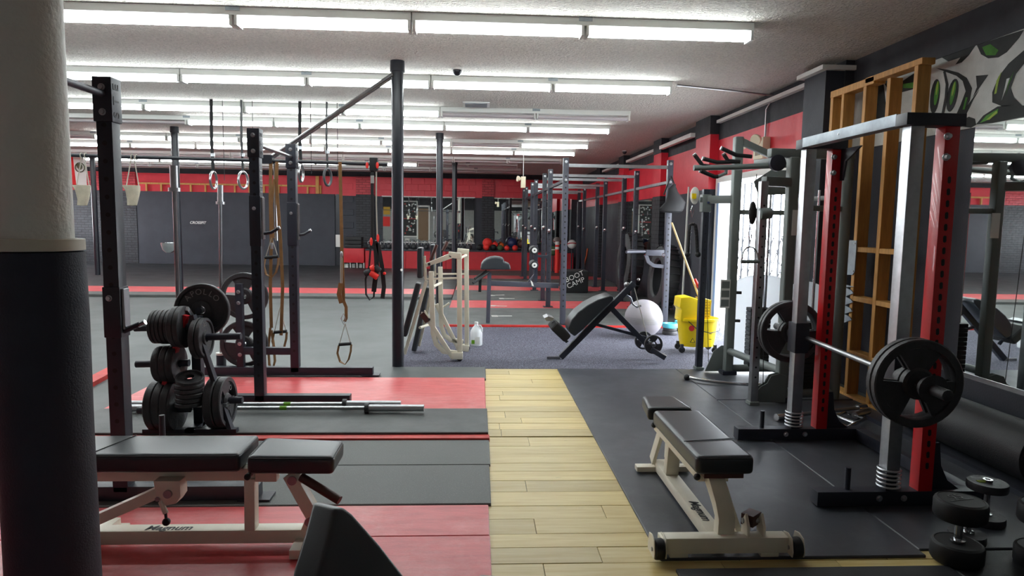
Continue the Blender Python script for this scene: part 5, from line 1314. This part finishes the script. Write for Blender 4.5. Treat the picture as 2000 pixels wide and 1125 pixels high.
# horizontal wooden ladder-like frame on the red band
def wallx(px, py): return AY(px, py, YB-.06)
t = thing('wood_ladder', 'long low wooden stud frame fixed across the red band of the back wall', 'wood frame', wallx(450, 366))
x0, x1 = wallx(270, 360).x, wallx(628, 366).x
MB().box(x0, x1, YB-.10, YB-.05, 2.46, 2.51).build('top_rail', 'wood_stud', t)
k = 0; x = x0+.25
while x < x1:
    MB().box(x-.025, x+.025, YB-.10, YB-.05, 2.255, 2.46).build('stud', 'wood_stud', t); x += .44
MB().box(x1-.05, x1, YB-.10, YB-.05, 2.255, 2.46).build('stud', 'wood_stud', t)
xx = wallx(621, 350).x; tag(MB().box(xx-.05, xx+.05, YB-.16, YB-.105, 2.255, 2.79).build('wood_post', 'wood_stud'), 'short wooden post at the right end of the wall frame', 'post')
t = thing('wall_sign', 'tiny white lettered sign on the black back wall panel', 'sign', wallx(386, 435))
q = AY(386, 435, YB-.06); MB().box(q.x-.20, q.x+.20, YB-.056, YB-.046, q.z-.06, q.z+.06).build('board', 'black_paint', t)
text('lettering', 'CROSSFIT', .11, frame_m((q.x, YB-.058, q.z), X, Z), 'photo_white', t, .002, .3, off=.002)
# mirrors on the back wall
struct(MB().box(-2.95, -.12, YB-.075, YB-.045, .80, 2.20).build('mirror_panel', 'mirror'))
struct(MB().box(-2.98, -.09, YB-.08, YB-.046, 2.20, 2.225).box(-2.98, -.09, YB-.08, YB-.046, .775, .80).build('trim_5', 'white_paint'))
struct(MB().box(.52, 2.95, YB-.075, YB-.045, .80, 2.22).build('mirror_panel', 'mirror'))
# red benches
BYY = 20.0
def K(px, py, y=BYY): return AY(px, py, y)
zb = K(820, 488).z
t = thing('red_bench', 'long low red bench carrying kettlebells along the back wall', 'bench', (-.2, 20.2, .04))
xa, xb = K(713, 500).x, 2.9
MB().box(xa, xb, BYY, BYY+.5, zb-.04, zb).build('top_board', 'black_paint', t, bevel=.005)
k = 0; x = xa
while x < xb-.05:
    e_ = min(x+1.2, xb); MB().box(x+.004, e_-.004, BYY+.02, BYY+.45, .041, zb-.04).build('front_panel', 'red_flat', t); x = e_
zs = K(820, 478).z+.16
t = thing('red_box', 'red wooden box with open lower shelf at the left end of the bench', 'box', (K(692, 505).x, 20.2, .04))
xa2, xb2 = K(670, 500).x, K(711, 500).x; zt2 = K(690, 485).z; zl = K(690, 513).z
MB().box(xa2, xb2, BYY-.02, BYY+.45, zl, zt2).build('red_front', 'red_flat', t, bevel=.006)
for f in (0, .33, .66, 1): MB().box(xa2+(xb2-xa2-.02)*f, xa2+(xb2-xa2-.02)*f+.02, BYY, BYY+.44, .041, zl).build('divider', 'white_paint', t)
for f, c_ in ((.12, 'white_paint'), (.45, 'wall_grey'), (.8, 'wall_grey')):
    q = V((xa2+(xb2-xa2)*f, BYY+.15, .041)); tag(MB().lathe([(0, 0), (.06, 0), (.062, .10), (.05, .12), (0, .12)], q, Z, 12).build('cleaning_bottle', c_), ['white tub on the shelf of the red box', 'grey tub in the middle of the red box shelf', 'grey tub at the right of the red box shelf'][[.12, .45, .8].index(f)], 'tub')
for k in range(3):
    tag(MB().box(xa2+.05, xb2-.08, BYY+.02, BYY+.40, zt2+.001+k*.115, zt2+.105+k*.115).build('step_platform', 'rubber_grip', bevel=.015), '%s black step platform stacked on the red box' % ['lowest', 'middle', 'topmost'][k], 'step', 'black steps on the red box')
# kettlebells
proto = None
kpx = [721+12.2*i for i in range(17)]
for i, px in enumerate(kpx):
    q = K(px, 494); x = q.x; R = .086+.006*math.sin(i*2.1)
    lb = 'black kettlebell on the red bench, number %d from the left' % (i+1)
    lb = '%s black kettlebell from the left on the red bench' % ['first', 'second', 'third', 'fourth', 'fifth', 'sixth', 'seventh', 'eighth', 'ninth', 'tenth', 'eleventh', 'twelfth', 'thirteenth', 'fourteenth', 'fifteenth', 'sixteenth', 'seventeenth'][i]
    if proto is None:
        proto = thing('kettlebell', lb, 'kettlebell', (x, BYY+.15, zb), 0, 'kettlebells on the red bench')
        MB().sph((0, 0, .082), .085, (1, 1, .97), 18, 12).build('bell', 'cast_iron', proto, False)
        MB().tube([(-.05, 0, .14), (-.06, 0, .19), (-.045, 0, .225), (0, 0, .238), (.045, 0, .225), (.06, 0, .19), (.05, 0, .14)], .014, 8).build('handle', 'steel', proto, False)
    else:
        c = dup(proto, (x, BYY+.15+.10*(i % 2), zb), .3*math.sin(i), lb); c.scale = (R/.085,)*3
# medicine balls on the bench and on a small shelf over it
shz = K(960, 484, BYY+.3).z
t = thing('ball_rack', 'black two-tier ball rack on the right part of the red bench', 'rack', (K(965, 490).x, BYY+.3, zb))
xr0, xr1 = K(938, 480).x, K(1030, 480).x
MB().box(xr0, xr1, BYY+.22, BYY+.46, shz-.03, shz).build('shelf', 'steel_black', t)
for x in (xr0+.02, (xr0+xr1)/2, xr1-.02): MB().box(x-.015, x+.015, BYY+.42, BYY+.45, zb, shz-.03).build('leg', 'steel_black', t)
for (px, rpx, mt_, up, lb) in ((952, 9.5, 'foam_red', 1, 'red medicine ball at the left of the upper ball shelf'), (967, 6, 'foam_red', 1, 'small red medicine ball on the upper ball shelf'), (980, 5, 'orange', 1, 'small orange ball on the upper ball shelf'), (1001, 10, 'blue_ball', 1, 'dark blue ball on the upper ball shelf'), (1019, 8, 'brown_grip', 1, 'brown ball at the right of the upper ball shelf'),
                           (937, 7, 'rubber_grip', 0, 'black medicine ball at the left under the ball shelf'), (950, 7.5, 'foam_red', 0, 'red medicine ball under the left of the ball shelf'), (964, 7, 'rubber_grip', 0, 'black medicine ball under the middle of the ball shelf'), (977, 6.5, 'olive', 0, 'dark green medicine ball under the ball shelf'), (990, 6, 'foam_red', 0, 'small red medicine ball under the ball shelf'), (1006, 6.5, 'foam_red', 0, 'red medicine ball under the right of the ball shelf')):
    r = rpx*(20.2 if up else 17.5)/1300; z = (shz if up else zb)+r; y = BYY+(.34 if up else .10)
    o = tag(MB().sph((K(px, 480, y).x, y, z), r, n=20, m=12).build('medicine_ball', mt_), lb, 'ball', 'medicine balls')
# striped tubes and balls behind the plyo box
q = G(1088, 524, .042)
t = thing('striped_tube', 'tall red tube with white bands at the end of the rig row', 'tube', (1.9, 18.9, .042))
bx_ = AY(1088, 500, 18.9).x
z0, z1, z2, z3 = .042, AY(1088, 487, 18.9).z, AY(1088, 474, 18.9).z, AY(1088, 470, 18.9).z
MB().cyl((bx_, 18.9, z0), (bx_, 18.9, z2), .06, n=18).build('tube', 'foam_red', t)
for a, b in ((z1, z1+.07), (z2-.06, z2+.03)): MB().cyl((bx_, 18.9, a), (bx_, 18.9, b), .062, n=18).build('white_band', 'white_paint', t)
for (px, py, r, m_, lb) in ((1117, 477, .13, 'flag_white', 'white and red ball high at the end of the rig row'), (1080, 490, .14, 'olive', 'olive and white ball beside the striped tube')):
    c = AY(px, py, 19.2); tb = thing('wall_ball', lb, 'ball', c)
    MB().sph(c, r, n=20, m=12).build('ball', m_, tb)
    MB().ring(c, (0, .3, 1), r*1.0, r*.12, 24, 6).build('stripe', 'red_flat' if m_ == 'flag_white' else 'white_paint', tb)
    sh = thing('ball_stand', 'thin black stand under the %s' % ('white and red ball' if m_ == 'flag_white' else 'olive and white ball'), 'stand', (c.x, c.y, .042))
    MB().cyl((c.x, c.y, .05), (c.x, c.y, c.z-r), .02, n=8).build('pole', 'steel_black', sh); MB().cyl((c.x, c.y, .042), (c.x, c.y, .06), .15, n=16).build('base', 'steel_black', sh)
a = AY(1150, 490, 17.9)
t = tag(MB().strap([AY(1148, 485, 17.9), AY(1146, 500, 17.9), AY(1142, 515, 17.9), AY(1136, 539, 17.9)], .22, .02, (.3, 1, 0)).build('orange_slide', 'orange'), 'curved orange plastic sheet standing at the end of the rig row', 'plastic sheet')
# chrome bowl on the far post, thin rod
q = AY(330, 474, 11.38)
t = thing('chrome_bowl', 'shiny chrome bowl fixed to the black post behind the near barbell', 'bowl', q)
MB().lathe([(.0, -.17), (.05, -.165), (.10, -.12), (.125, -.03), (.13, 0), (.12, 0), (.115, -.03), (.0, -.14)], q, Z, 24).build('bowl', 'drum_chrome', t)
MB().bar(q+V((0, .05, -.03)), (-5.03, 11.45, q.z-.03), .02, .02).build('bracket', 'steel_black', t)

# ================================================================== things on the front wall, seen in the back mirror
def FW(px, py): p = AY(px, py, 2*YB-.15-YF); return p
def flat(name, mt, px0, py0, px1, py1, lab=None, cat=None, parent=None, d=.03):
    p, q = FW(px0, py0), FW(px1, py1); o = MB().box(p.x, q.x, YF+.001, YF+d, max(q.z, .02), p.z).build(name, mt, parent)
    if lab: tag(o, lab, cat)
    return o
dr = struct(flat('door_2', 'door_brown', 817, 407, 838, 470, d=.04))
MB().box(FW(815, 0).x-.02, FW(817, 0).x, YF, YF+.06, 0, 2.45).box(FW(838, 0).x, FW(840, 0).x+.02, YF, YF+.06, 0, 2.45).box(FW(815, 0).x, FW(840, 0).x, YF, YF+.06, 2.36, 2.46).build('door_frame', 'white_paint', dr)
nb = thing('notice_board', 'black notice board with photos in a white frame, seen only in the back mirror', 'notice board', (FW(802, 430).x, YF, 1.5))
flat('board', 'black_print', 788, 394, 814, 461, parent=nb, d=.03)
p, q = FW(788, 394), FW(814, 461)
for a in ((p.x-.06, p.x, q.z, p.z+.06), (q.x, q.x+.06, q.z, p.z+.06), (p.x, q.x, p.z, p.z+.06), (p.x, q.x, q.z-.06, q.z)): MB().box(a[0], a[1], YF+.001, YF+.05, a[2], a[3]).build('frame_bar', 'white_paint', nb)
for k in range(34):
    x = random.uniform(p.x+.06, q.x-.12); z = random.uniform(q.z+.08, p.z-.12)
    MB().box(x, x+.07, YF+.031, YF+.034, z, z+.08).build('photo', 'photo_red' if k % 6 == 0 else 'photo_white', nb)
MB().box(p.x, q.x, YF+.031, YF+.036, (p.z+q.z)/2, (p.z+q.z)/2+.04).build('red_strip', 'photo_red', nb)
flat('yellow_sign', 'sign_yellow', 749, 404, 762, 419, 'yellow sign on the front wall, seen only in the back mirror', 'sign')
flat('red_banner', 'banner_red', 748, 423, 762, 442, 'red banner on the front wall, seen only in the back mirror', 'banner')
q = FW(797, 468); tag(MB().lathe([(0, 0), (.13, 0), (.16, .36), (.15, .36), (.12, .02), (0, .02)], (q.x, YF+.4, .0), Z, 20).build('white_bucket', 'white_paint'), 'white bucket by the front wall, seen only in the back mirror', 'bucket')
